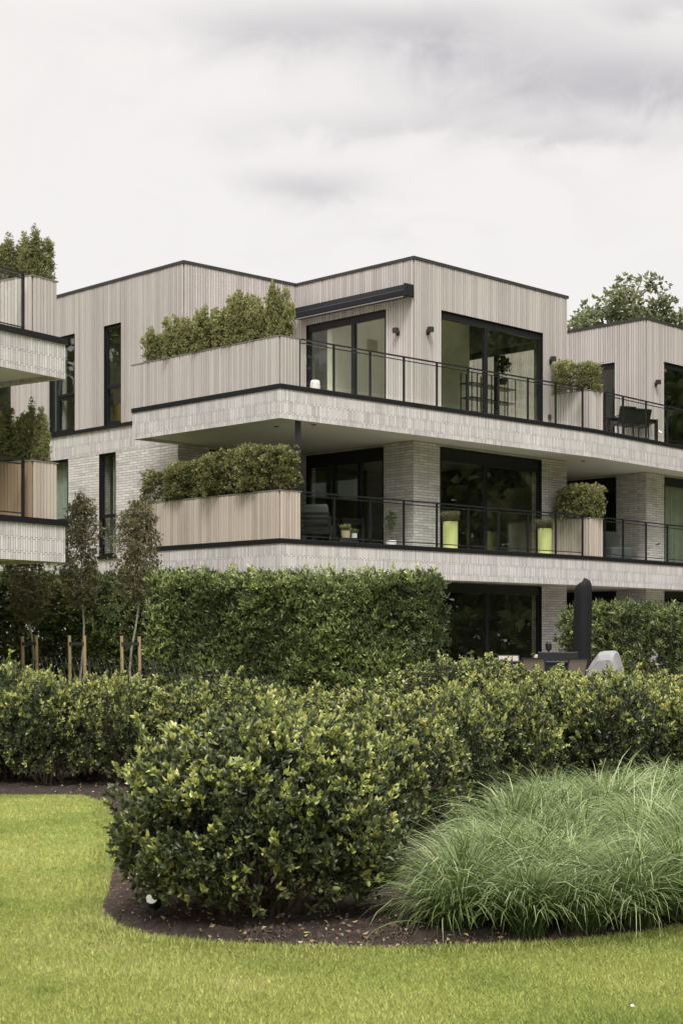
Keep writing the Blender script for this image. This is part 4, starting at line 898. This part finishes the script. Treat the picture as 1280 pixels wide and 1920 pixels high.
# --- lawn blades -------------------------------------------------------------
def lawn():
    g = np.random.default_rng(5); X = []; Y = []
    for (x0, x1, y0, y1, dens) in ((-2.2, 2.6, 6.2, 9.9, 17000), (-4.2, -1.2, 9.9, 16.3, 9000), (-7, -2.2, 4.5, 9.9, 3200), (-8, -4.2, 9.9, 16.3, 1800), (2.6, 6.5, 4.5, 11, 3200)):
        n = int((x1 - x0) * (y1 - y0) * dens); x = g.uniform(x0, x1, n); y = g.uniform(y0, y1, n)
        keep = (~in_poly(x, y, BED) | ((edge_dist(x, y, BED) < .03))) & ((np.abs(x) < y * .245 + .15) | (dens < 4000)) & ~((x > 0) & in_poly(x, y, BED)); X.append(x[keep]); Y.append(y[keep])
    x = np.concatenate(X); y = np.concatenate(Y); n = len(x)
    patch = np.sin(x * 2.1 + np.sin(y * 1.7)) * np.cos(y * 1.3 + x) * .16 + np.sin(x * 5.3 + y * 3.1) * np.sin(y * 6.1 - x * 2) * .08
    h = g.uniform(.016, .036, n) * (1 + patch); ed = edge_dist(x, y, BED); h = h * np.where(ed < .12, 1.5, 1)
    a = g.uniform(0, 2 * np.pi, n); ln = g.uniform(.2, .9, n) * h; w = g.uniform(.0009, .0017, n) * (1 + .9 * sm(y, 8.0, 12.5)) * np.where(np.abs(x) < y * .245 + .15, 1, 2.2)
    s = np.stack([np.cos(a + 1.5), np.sin(a + 1.5), 0 * a], 1); P = np.stack([x, y, 0 * x], 1)
    m_ = P + np.stack([np.cos(a) * ln * .3, np.sin(a) * ln * .3, h * .6], 1); t = P + np.stack([np.cos(a) * ln, np.sin(a) * ln, h], 1)
    v = np.stack([P - s * w[:, None], P + s * w[:, None], m_ + s * w[:, None] * .8, t, m_ - s * w[:, None] * .8], 1).reshape(-1, 3)
    f = np.arange(n)[:, None] * 5 + [0, 1, 2, 3, 4]; bl = np.zeros(n)
    for _ in range(60):
        cx_, cy_, r_ = g.uniform(-3, 2.4), 6.4 + 9 * g.uniform(0, 1) ** 1.8, g.uniform(.06, .35); bl += g.uniform(-.28, .16) * np.exp(-((x - cx_) ** 2 + ((y - cy_) / 1.6) ** 2) / r_ ** 2)
    tt = np.clip(.50 + bl + patch * 1.2 + g.normal(0, .17, n), 0, 1)
    o = link('lawn_grass', npmesh('lawn_grass', v, f, np.repeat(tt, 5)), 'lawn_blade'); tag(o, 'short bright green mown lawn grass around the soil bed', 'lawn', kind='stuff')
lawn()
# fallen leaves and crumbs of soil
def litter():
    g = np.random.default_rng(9); n = 9000; x = g.uniform(-4.5, 3, n); y = 8.2 + 10 * g.uniform(0, 1, n) ** 2; k = in_poly(x, y, BED) & (np.abs(x) < y * .25); x = x[k]; y = y[k]
    m = len(x); keep = g.uniform(0, 1, m) < np.where(y < 10.5, .6, .9); x = x[keep]; y = y[keep]; m = len(x)
    ed = edge_dist(x, y, BED); t = np.stack([x, y, gz(x, y) + np.minimum(ed * .25, .05) + .018], 1)
    ax = unit(np.stack([g.normal(0, 1, m), g.normal(0, 1, m), g.normal(0, .18, m)], 1))
    v, f, tt = leaves(t, ax, 1, .030, .017, .25, g.uniform(0, .85, m) ** 1.4 + (g.uniform(0, 1, m) > .965) * .5, False, 3)
    tag(link('fallen_leaves', npmesh('fallen_leaves', v, f, tt), 'dead_leaf'), 'dry and yellow fallen leaves scattered over the dark soil', 'fallen leaves', kind='stuff')
    n = 42000; x = g.uniform(-1.6, 2.2, n); y = g.uniform(8.15, 10.8, n); k = in_poly(x, y, BED); x = x[k]; y = y[k]; ed = edge_dist(x, y, BED); m = len(x)
    s = g.uniform(.003, .010, m) * np.where(g.uniform(0, 1, m) > .97, 2.6, 1) ; c = np.stack([x, y, np.minimum(ed * .25, .05) + .008], 1)
    dirs = np.array([[1, 0, -.4], [-.5, .87, -.4], [-.5, -.87, -.4], [0, 0, .9]]); v = (c[:, None] + dirs[None] * s[:, None, None] * g.uniform(.6, 1.3, (m, 4, 1))).reshape(-1, 3)
    b = np.arange(m)[:, None] * 4; f = np.concatenate([b + q for q in ([0, 1, 3], [1, 2, 3], [2, 0, 3])], 0)
    tag(link('soil_crumbs', npmesh('soil_crumbs', v, f), 'crumb'), 'loose dark crumbs of soil on the bed', 'soil', kind='stuff')
litter()

# ------------------------------------------------------------------ spotlight
def spotlight():
    x, y = at(287, 8.83), 8.83
    t = empty('garden_spotlight', (x, y, .03), 0, 'small black ground spotlight with pale lens at the left foot of the front shrub', 'spotlight')
    d = Vector((-.10, -.75, .45)).normalized(); c = Vector((0, 0, .13))
    m = MB(); m.tube([c - d * .07, c - d * .06, c + d * .03, c + d * .035], [.02, .034, .038, .038], 20); m.build('housing', 'rubber', t)
    m = MB(); m.tube([c + d * .034, c + d * .037], .032, 20); m.build('lens', 'white_glaze', t)
    m = MB(); m.tube([(0, .01, -.06), (0, .01, .10)], .008, 8); m.tube([(-.045, 0, .13), (.045, 0, .13)], .006, 6); m.build('spike', 'rubber', t)
spotlight()
m = MB(); m.lathe([(.006, 0), (.011, .004), (.008, .009), (.002, .012)], (at(1185, 6.9), 6.9, .015), 9); tag(m.build('pebble', 'path_stone'), 'tiny pale pebble lying in the foreground lawn', 'pebble')
# ------------------------------------------------------------------ wire fence
def fence():
    a = Vector((at(60, 27.6), 27.6, 0)); b = Vector((at(580, 21.6), 21.6, 0)); L_ = (b - a).length; d = (b - a) / L_
    t = empty('wire_fence', (a.x, a.y, 0), 0, 'low grey chain-link fence with prongs along its top, running behind the shrubs', 'fence')
    def Z(s):
        p = a + d * s; return float(gz(np.array(p.x), np.array(p.y)))
    m = MB(); k = .17; n = int(L_ / k); H = .62
    for i in range(n):
        for sg in (1, -1):
            s0 = i * k; s1 = s0 + sg * H * .62
            if not 0 <= s1 <= L_: continue
            o = d * s0; e = d * s1; top = H + Z(s1) + .05
            m.bar((o.x, o.y, Z(s0)), (e.x, e.y, top), .0035, .0035)
    m.build('mesh_wire', 'wire', t)
    m = MB()
    for zz in (.02, H - .02): m.bar((0, 0, Z(0) + zz), (d.x * L_, d.y * L_, Z(L_) + zz), .007, .007)
    m.build('line_wire', 'wire', t)
    for i in range(5):
        s = L_ * i / 4; p = d * s; m = MB(); m.tube([(p.x, p.y, Z(s) - .1), (p.x, p.y, Z(s) + H + .02)], .02, 8); m.build('post', 'rubber', t)
fence()

# ------------------------------------------------------------------ furniture
def pot(name, loc, prof, mat, label, cat='plant pot', group=None, soil_z=None, soil_r=None):
    t = empty(name, loc, 0, label, cat, group); m = MB(); m.lathe(prof, n=36); m.build('pot_body', mat, t, smooth=False)
    if soil_z: m = MB(); m.lathe([(soil_r, soil_z - .02), (soil_r, soil_z)], n=24); m.build('soil', 'soil', t)
    return t
cylp = [(.155, 0), (.165, .01), (.168, .60), (.164, .607), (.150, .607), (.148, .55)]
def tufts(seed, r, h, n, mat, up=2.0, ln=.05, wd=.008):
    g = np.random.default_rng(seed); a = g.uniform(0, 6.28, n); rr = r * np.sqrt(g.uniform(0, 1, n)); s = g.uniform(0, 1, n)
    t = np.stack([np.cos(a) * rr * (1 + .25 * s), np.sin(a) * rr * (1 + .25 * s), s * h], 1); ax = unit(np.stack([np.cos(a) * .4, np.sin(a) * .4, 0 * a + up], 1))
    v, f, tt = leaves(t, ax, 4, ln, wd, .45, s * .9, False, seed); me = npmesh('tuft', v, f, tt); me.materials.append(MAT[mat]); return me
tf = tufts(201, .17, .25, 620, 'heather'); YG = 'tall lime pots on the middle balcony'
for px, Y, lab, l2 in ((844, 35.55, 'tall lime-yellow cylindrical pot, the left one, full height beside the brick pier', 'brownish heather in the left lime pot'), (1021, 37.75, 'tall lime-yellow cylindrical pot, the right one, next to the small brown planter', 'green heather in the right lime pot')):
    x = at(px, Y); pot('plant_pot', (x, Y, FL1 + .02), cylp, 'lime_glaze', lab, 'plant pot', YG, .56, .148)
    o = link('heather', tf, 'heather', None, (x, Y, FL1 + .57)); o.rotation_euler.z = px; tag(o, l2, 'plant', 'heather in the lime pots')
pot('plant_pot', (at(648, 33.4), 33.4, FL1 + .12), [(.075, 0), (.088, .01), (.10, .16), (.085, .16), (.08, .13)], 'tan_clay', 'small tan clay pot beside the white pot on the middle balcony', 'plant pot', None, .135, .085)
tag(link('herb', tufts(203, .09, .12, 120, 'box_leaf', ln=.05, wd=.014), 'box_leaf', None, (at(648, 33.4), 33.4, FL1 + .25)), 'bushy green herb in the tan clay pot', 'plant')
pot('plant_pot', (at(663.5, 33.6), 33.6, FL1 + .12), [(.055, 0), (.062, .01), (.066, .12), (.056, .12), (.055, .1)], 'white_glaze', 'small white pot beside the tan clay pot on the middle balcony', 'plant pot', None, .1, .058)
tag(link('herb', tufts(204, .07, .08, 70, 'heather', ln=.04, wd=.014), 'heather', None, (at(663.5, 33.6), 33.6, FL1 + .22)), 'dry brownish herb in the small white pot', 'plant')
m = MB(); m.box(at(636, 33.5), at(672, 33.5), 33.25, 33.75, 0, .12); b_ = m.build('plinth', 'rail_metal', None, (0, 0, FL1 + .002)); tag(b_, 'low black box stand under the two small pots on the middle balcony', 'stand')
# topiary
pT = (at(733, 34.9), 34.9)
pot('plant_pot', (*pT, FL1 + .02), [(.07, 0), (.09, .02), (.125, .12), (.115, .15), (.10, .15), (.09, .12)], 'white_glaze', 'white bowl-shaped pot holding the small standard tree before the brick pier', 'plant pot', None, .12, .095)
tp = crown_tree(88, .62, .24, .15, .15, 50, 6, .05, 5, .03, .014, 'hedge_leaf', .010, 'bark', .01, .3, 8, .25, .5)
tree_at(tp, (*pT, FL1 + .16), 'small round-headed standard tree in the white pot on the middle balcony', cat='small tree')
# lantern
xl, yl = at(590.5, 32.75), 32.75
t = empty('table_lamp', (xl, yl, FL2 + .01), 0, 'white rounded cordless lamp standing behind the glass on the top balcony', 'lamp')
m = MB(); m.lathe([(.095, .03), (.105, .04), (.100, .18), (.09, .235), (.06, .25)], n=30); m.build('shade', 'white_glaze', t, smooth=True)
m = MB(); m.lathe([(.07, 0), (.07, .03)], n=24); m.build('foot', 'rail_metal', t)

def lounge_chair(loc, rz, label, mat='grey_fabric', w=.66, frame='black_metal', group=None):
    t = empty('lounge_chair', loc, rz, label, 'chair', group); h = w / 2
    m = MB()
    for sx in (-1, 1):
        x = sx * (h - .02); m.bar((x, -.34, 0), (x, -.30, .56), .04, .04); m.bar((x, .32, 0), (x, .40, .58), .04, .04); m.bar((x, -.34, .57), (x, .42, .57), .05, .03); m.bar((x, -.3, .24), (x, .36, .22), .035, .035)
    m.bar((-h, -.31, .26), (h, -.31, .26), .04, .05); m.bar((-h, .35, .24), (h, .35, .24), .04, .05)
    m.build('frame', frame, t)
    m = MB()
    for i in range(4): m.bar((-h + .03, .36 + i * .018, .34 + i * .10), (h - .03, .36 + i * .018, .34 + i * .10), .02, .05)
    m.build('back_slats', frame, t)
    m = MB(); m.box(-h + .05, h - .05, -.32, .30, .28, .42); m.build('seat_cushion', mat, t, bevel=.04)
    m = MB(); vs = [(-h + .05, .22, .40), (h - .05, .22, .40), (h - .05, .36, .40), (-h + .05, .36, .40), (-h + .07, .34, .84), (h - .07, .34, .84), (h - .07, .46, .82), (-h + .07, .46, .82)]
    m.pts(vs, [(0, 3, 2, 1), (4, 5, 6, 7), (0, 1, 5, 4), (1, 2, 6, 5), (2, 3, 7, 6), (3, 0, 4, 7)]); m.build('back_cushion', mat, t, bevel=.045)
    return t
lounge_chair((at(598, 33.9), 33.9, FL1 + .01), R(170), 'grey cushioned lounge chair with dark frame on the middle balcony, seen from behind')
def table(loc, rz, w, d, h, label, mat='black_metal', group=None):
    t = empty('table', loc, rz, label, 'table', group); m = MB(); m.box(-w / 2, w / 2, -d / 2, d / 2, h - .035, h); m.build('table_top', mat, t, bevel=.005)
    for sx in (-1, 1):
        for sy in (-1, 1): m = MB(); x, y = sx * (w / 2 - .04), sy * (d / 2 - .04); m.box(x - .035, x + .035, y - .035, y + .035, 0, h - .035); m.build('leg', mat, t)
    m = MB(); m.box(-w / 2 + .03, w / 2 - .03, -d / 2 + .03, d / 2 - .03, h - .10, h - .036); m.build('apron', mat, t)
    return t
table((at(648, 34.9), 34.9, FL1 + .01), R(40), .62, .55, .62, 'dark square side table beside the lounge chair on the middle balcony')
def dining_chair(loc, rz, label, mat='rail_metal', fab='grey_fabric', hh=.98, group=None, w=.46):
    t = empty('chair', loc, rz, label, 'chair', group); h = w / 2; m = MB()
    for sx in (-1, 1):
        x = sx * h; m.bar((x, -.22, 0), (x, -.20, .44), .025, .025); m.bar((x, .24, 0), (x, .20, .45), .025, .025); m.bar((x, .20, .42), (x, .34, hh), .025, .025); m.bar((x, -.22, .43), (x, .22, .43), .025, .03)
        m.bar((x, -.2, .43), (x, -.16, .62), .02, .02); m.bar((x, -.17, .63), (x, .26, .64), .035, .02)
    m.bar((-h, .34, hh), (h, .34, hh), .03, .03); m.bar((-h, .235, .12), (h, .235, .12), .02, .02)
    m.build('frame', mat, t)
    m = MB(); m.box(-h + .01, h - .01, -.21, .2, .435, .45); m.build('seat', fab, t)
    m = MB(); vs = [(-h + .01, .205, .46), (h - .01, .205, .46), (h - .01, .217, .46), (-h + .01, .217, .46), (-h + .01, .325, hh - .01), (h - .01, .325, hh - .01), (h - .01, .337, hh - .01), (-h + .01, .337, hh - .01)]
    m.pts(vs, [(0, 3, 2, 1), (4, 5, 6, 7), (0, 1, 5, 4), (1, 2, 6, 5), (2, 3, 7, 6), (3, 0, 4, 7)]); m.build('backrest', fab, t)
    return t
CG = 'sling chairs on the right top balcony'
dining_chair((at(1163, 41.0), 41.0, FL2 + .01), R(205), 'dark sling chair at the balcony table, the left one nearer the planter', hh=.86, fab='rail_metal', group=CG)
dining_chair((at(1192, 41.3), 41.3, FL2 + .01), R(205), 'dark sling chair at the balcony table, the right one nearer the corner', hh=.84, fab='rail_metal', group=CG)
table((at(1172, 42.1), 42.1, FL2 + .01), R(20), 1.5, .8, .72, 'dark dining table behind the two sling chairs on the top balcony')
# sofa behind the lower railing at the right
m = MB(); m.box(-.35, .35, -.35, .35, .05, .35); t = empty('outdoor_sofa', (at(1150, 40.9), 40.9, FL1 + .01), R(30), 'low dark outdoor sofa behind the middle railing beside the grey pier', 'sofa')
m.build('seat', 'grey_fabric', t, bevel=.05); m = MB(); m.box(-.35, .35, .2, .38, .35, .78); m.build('backrest', 'grey_fabric', t, bevel=.05)
# ground-floor patio
PZ = .456; Yt = 30.4
table((at(985, Yt), Yt, PZ), R(-4), 1.75, .9, .74, 'long dark dining table on the ground-floor patio, mostly behind the shrubs')
PG = 'chairs around the patio table'
dining_chair((at(960, 31.3), 31.3, PZ), R(8), 'beige sling chair at the far side of the patio table', fab='beige_fabric', hh=.84, group=PG, w=.42)
dining_chair((at(1003, 29.8), 29.8, PZ), R(168), 'brown sling chair at the near side of the patio table', fab='brown_fabric', hh=.80, group=PG, w=.42)
dining_chair((at(1068, 30.0), 30.0, PZ), R(200), 'brown sling chair at the right end of the patio table, left of the parasol', fab='brown_fabric', hh=.79, group=PG, w=.40)
dining_chair((at(905, 30.6), 30.6, PZ), R(90), 'sling chair at the left end of the patio table', fab='beige_fabric', hh=.84, group=PG, w=.45)
lounge_chair((at(1012, 34.0), 34.0, PZ), R(-15), 'white-cushioned lounge chair by the patio doors behind the dark bench', 'beige_fabric', .50)
m = MB(); x0, x1 = at(1004, 32.6), at(1078, 32.6); t = empty('bench', ((x0 + x1) / 2, 32.6, PZ), 0, 'dark box-like garden bench between the patio table and the lounge chair', 'bench'); h = (x1 - x0) / 2
m.box(-h, h, -.3, .3, .04, .42); m.build('seat', 'rail_metal', t, bevel=.01); m = MB(); m.box(-h, h, -.38, -.3, .02, .90); m.build('backrest', 'rail_metal', t, bevel=.01)
m = MB(); x = at(1026, 36.6); m.tube([(0, 0, 0), (0, 0, .92)], .025, 8); m.lathe([(.05, .9), (.07, .94), (.07, 1.05), (.03, 1.1)]); t = empty('garden_torch', (x, 36.4, PZ), 0, 'thin black torch standing against the brick pier', 'torch'); m.build('pole', 'rail_metal', t)
# closed parasol
def parasol():
    Y = 33.2; x = at(1090, Y); t = empty('closed_parasol', (x, Y, PZ), 0, 'closed black parasol under its cover standing before the right hedge', 'parasol')
    g = random.Random(3); prof = [(0.0, .20, .13), (.2, .215, .15), (.6, .205, .15), (1.1, .20, .16), (1.6, .195, .16), (2.0, .19, .16), (2.24, .185, .15), (2.33, .15, .13), (2.38, .08, .07), (2.395, .01, .01)]
    n = 26; m = MB(); b = 0
    for j, (z, rx, ry) in enumerate(prof):
        for k in range(n):
            a = 2 * math.pi * k / n; w = 1 + .08 * math.sin(a * 4 + z * 1.3) + .04 * math.sin(a * 7 - z * 2.1)
            tilt = (.05 if z > 2.15 else 0) * math.cos(a)
            m.v.append((rx * .9 * w * math.cos(a) + .03 * z / 2.3, ry * w * math.sin(a), .24 + z * .895 + tilt)); m.t.append(.5)
    for j in range(len(prof) - 1):
        for k in range(n): k2 = (k + 1) % n; m.f.append((j * n + k, j * n + k2, (j + 1) * n + k2, (j + 1) * n + k))
    m.f.append(tuple(range(n))[::-1]); e = (len(prof) - 1) * n; m.f.append(tuple(e + k for k in range(n)))
    m.build('cover', 'umbrella_cloth', t, smooth=True)
    m = MB(); m.tube([(0, 0, .05), (0, 0, .3)], .03, 10); m.build('pole', 'rail_metal', t); m = MB(); m.box(-.3, .3, -.3, .3, 0, .06); m.build('base', 'rail_metal', t)
parasol()
def grill():
    Y = 31.8; x = at(1136, Y); t = empty('covered_grill', (x, Y, PZ), R(-25), 'grill under a light grey fabric cover, right of the closed parasol', 'grill')
    prof = [(-.40, .04), (-.38, .30), (-.36, .50), (-.24, .72), (-.10, .90), (.0, .925), (.16, .93), (.22, .89), (.30, .60), (.34, .30), (.37, .04)]
    g = random.Random(4); m = MB(); n = len(prof); vs = []
    for yy, k in ((-.30, 0), (-.24, .6), (-.13, 1), (.13, 1), (.24, .6), (.30, 0)):
        for xx, z in prof: vs.append((xx * (.95 + .05 * k) + g.uniform(-.005, .005), yy * (1 if z > .1 else 1.05) + g.uniform(-.008, .008), z * (.80 + .20 * k) if z > .55 else z))
    fs = [(j * n + i, (j + 1) * n + i, (j + 1) * n + i + 1, j * n + i + 1) for j in range(5) for i in range(n - 1)] + [tuple(range(n)), tuple(5 * n + i for i in range(n))[::-1]]
    m.pts(vs, fs); o = m.build('cover', 'grill_cover', t, bevel=.012)
    m = MB()
    for sx in (-.24, .24):
        for sy in (-.18, .18): m.tube([(sx, sy, 0), (sx, sy, .5)], .02, 8)
    m.build('legs', 'rail_metal', t)
grill()
# ------------------------------------------------------------------ things behind the glass
t = empty('shelf_rack', (*MR.P(0, 0).xy, FL2 + .02), 0, 'open black wire shelf standing behind the top-floor sliding door', 'shelf')
sf = Fr(at(884, 39.9), 39.9, .9647, 'R'); l_ = sf.U(966); off = Vector((MR.o.x, MR.o.y, 0)); sf.o = sf.o - off; m = MB()
for u in (0, l_ * .12, l_ * .45, l_ * .82, l_): m.fbox(sf, u - .012, u + .012, -.012, .012, 0, 1.62); m.fbox(sf, u - .012, u + .012, -.36, -.336, 0, 1.62)
m.build('frame', 'black_metal', t)
for z in (.25, .62, .98, 1.34): m = MB(); m.fbox(sf, 0, l_, -.36, .012, z, z + .025); m.build('shelf_board', 'black_metal', t)
x, y = at(943, 40.6), 40.6
pot('plant_pot', (x, y, FL2 + 1.42), [(.08, 0), (.12, .15), (.10, .15)], 'black_metal', 'dark pot on top of the wire shelf behind the glass', 'plant pot')
pp = crown_tree(89, .55, .22, .17, .17, 14, 5, .07, 4, .10, .05, 'hedge_leaf', .012, 'bark', .02, .3, 8, .1, .6)
tree_at(pp, (x, y, FL2 + 1.5), 'small bonsai-like house plant on the shelf behind the glass', cat='house plant', nm='house_plant')
p = LB.P(LB.U(213, -.55), -.55, FL2); t = empty('leaning_board', (p.x, p.y, FL2 + .02), 0, 'ochre picture board leaning inside the left top-floor window', 'picture')
bf = Fr(0, 0, .955, 'B'); m = MB(); m.pts([bf.P(-.32, .0, .02), bf.P(.24, .0, .02), bf.P(.32, -.08, .62), bf.P(-.24, -.08, .66), bf.P(-.32, -.02, .02), bf.P(.24, -.02, .02), bf.P(.32, -.10, .62), bf.P(-.24, -.10, .66)], [(0, 1, 2, 3), (7, 6, 5, 4), (0, 4, 5, 1), (1, 5, 6, 2), (2, 6, 7, 3), (3, 7, 4, 0)]); m.build('board', 'ochre_board', t)
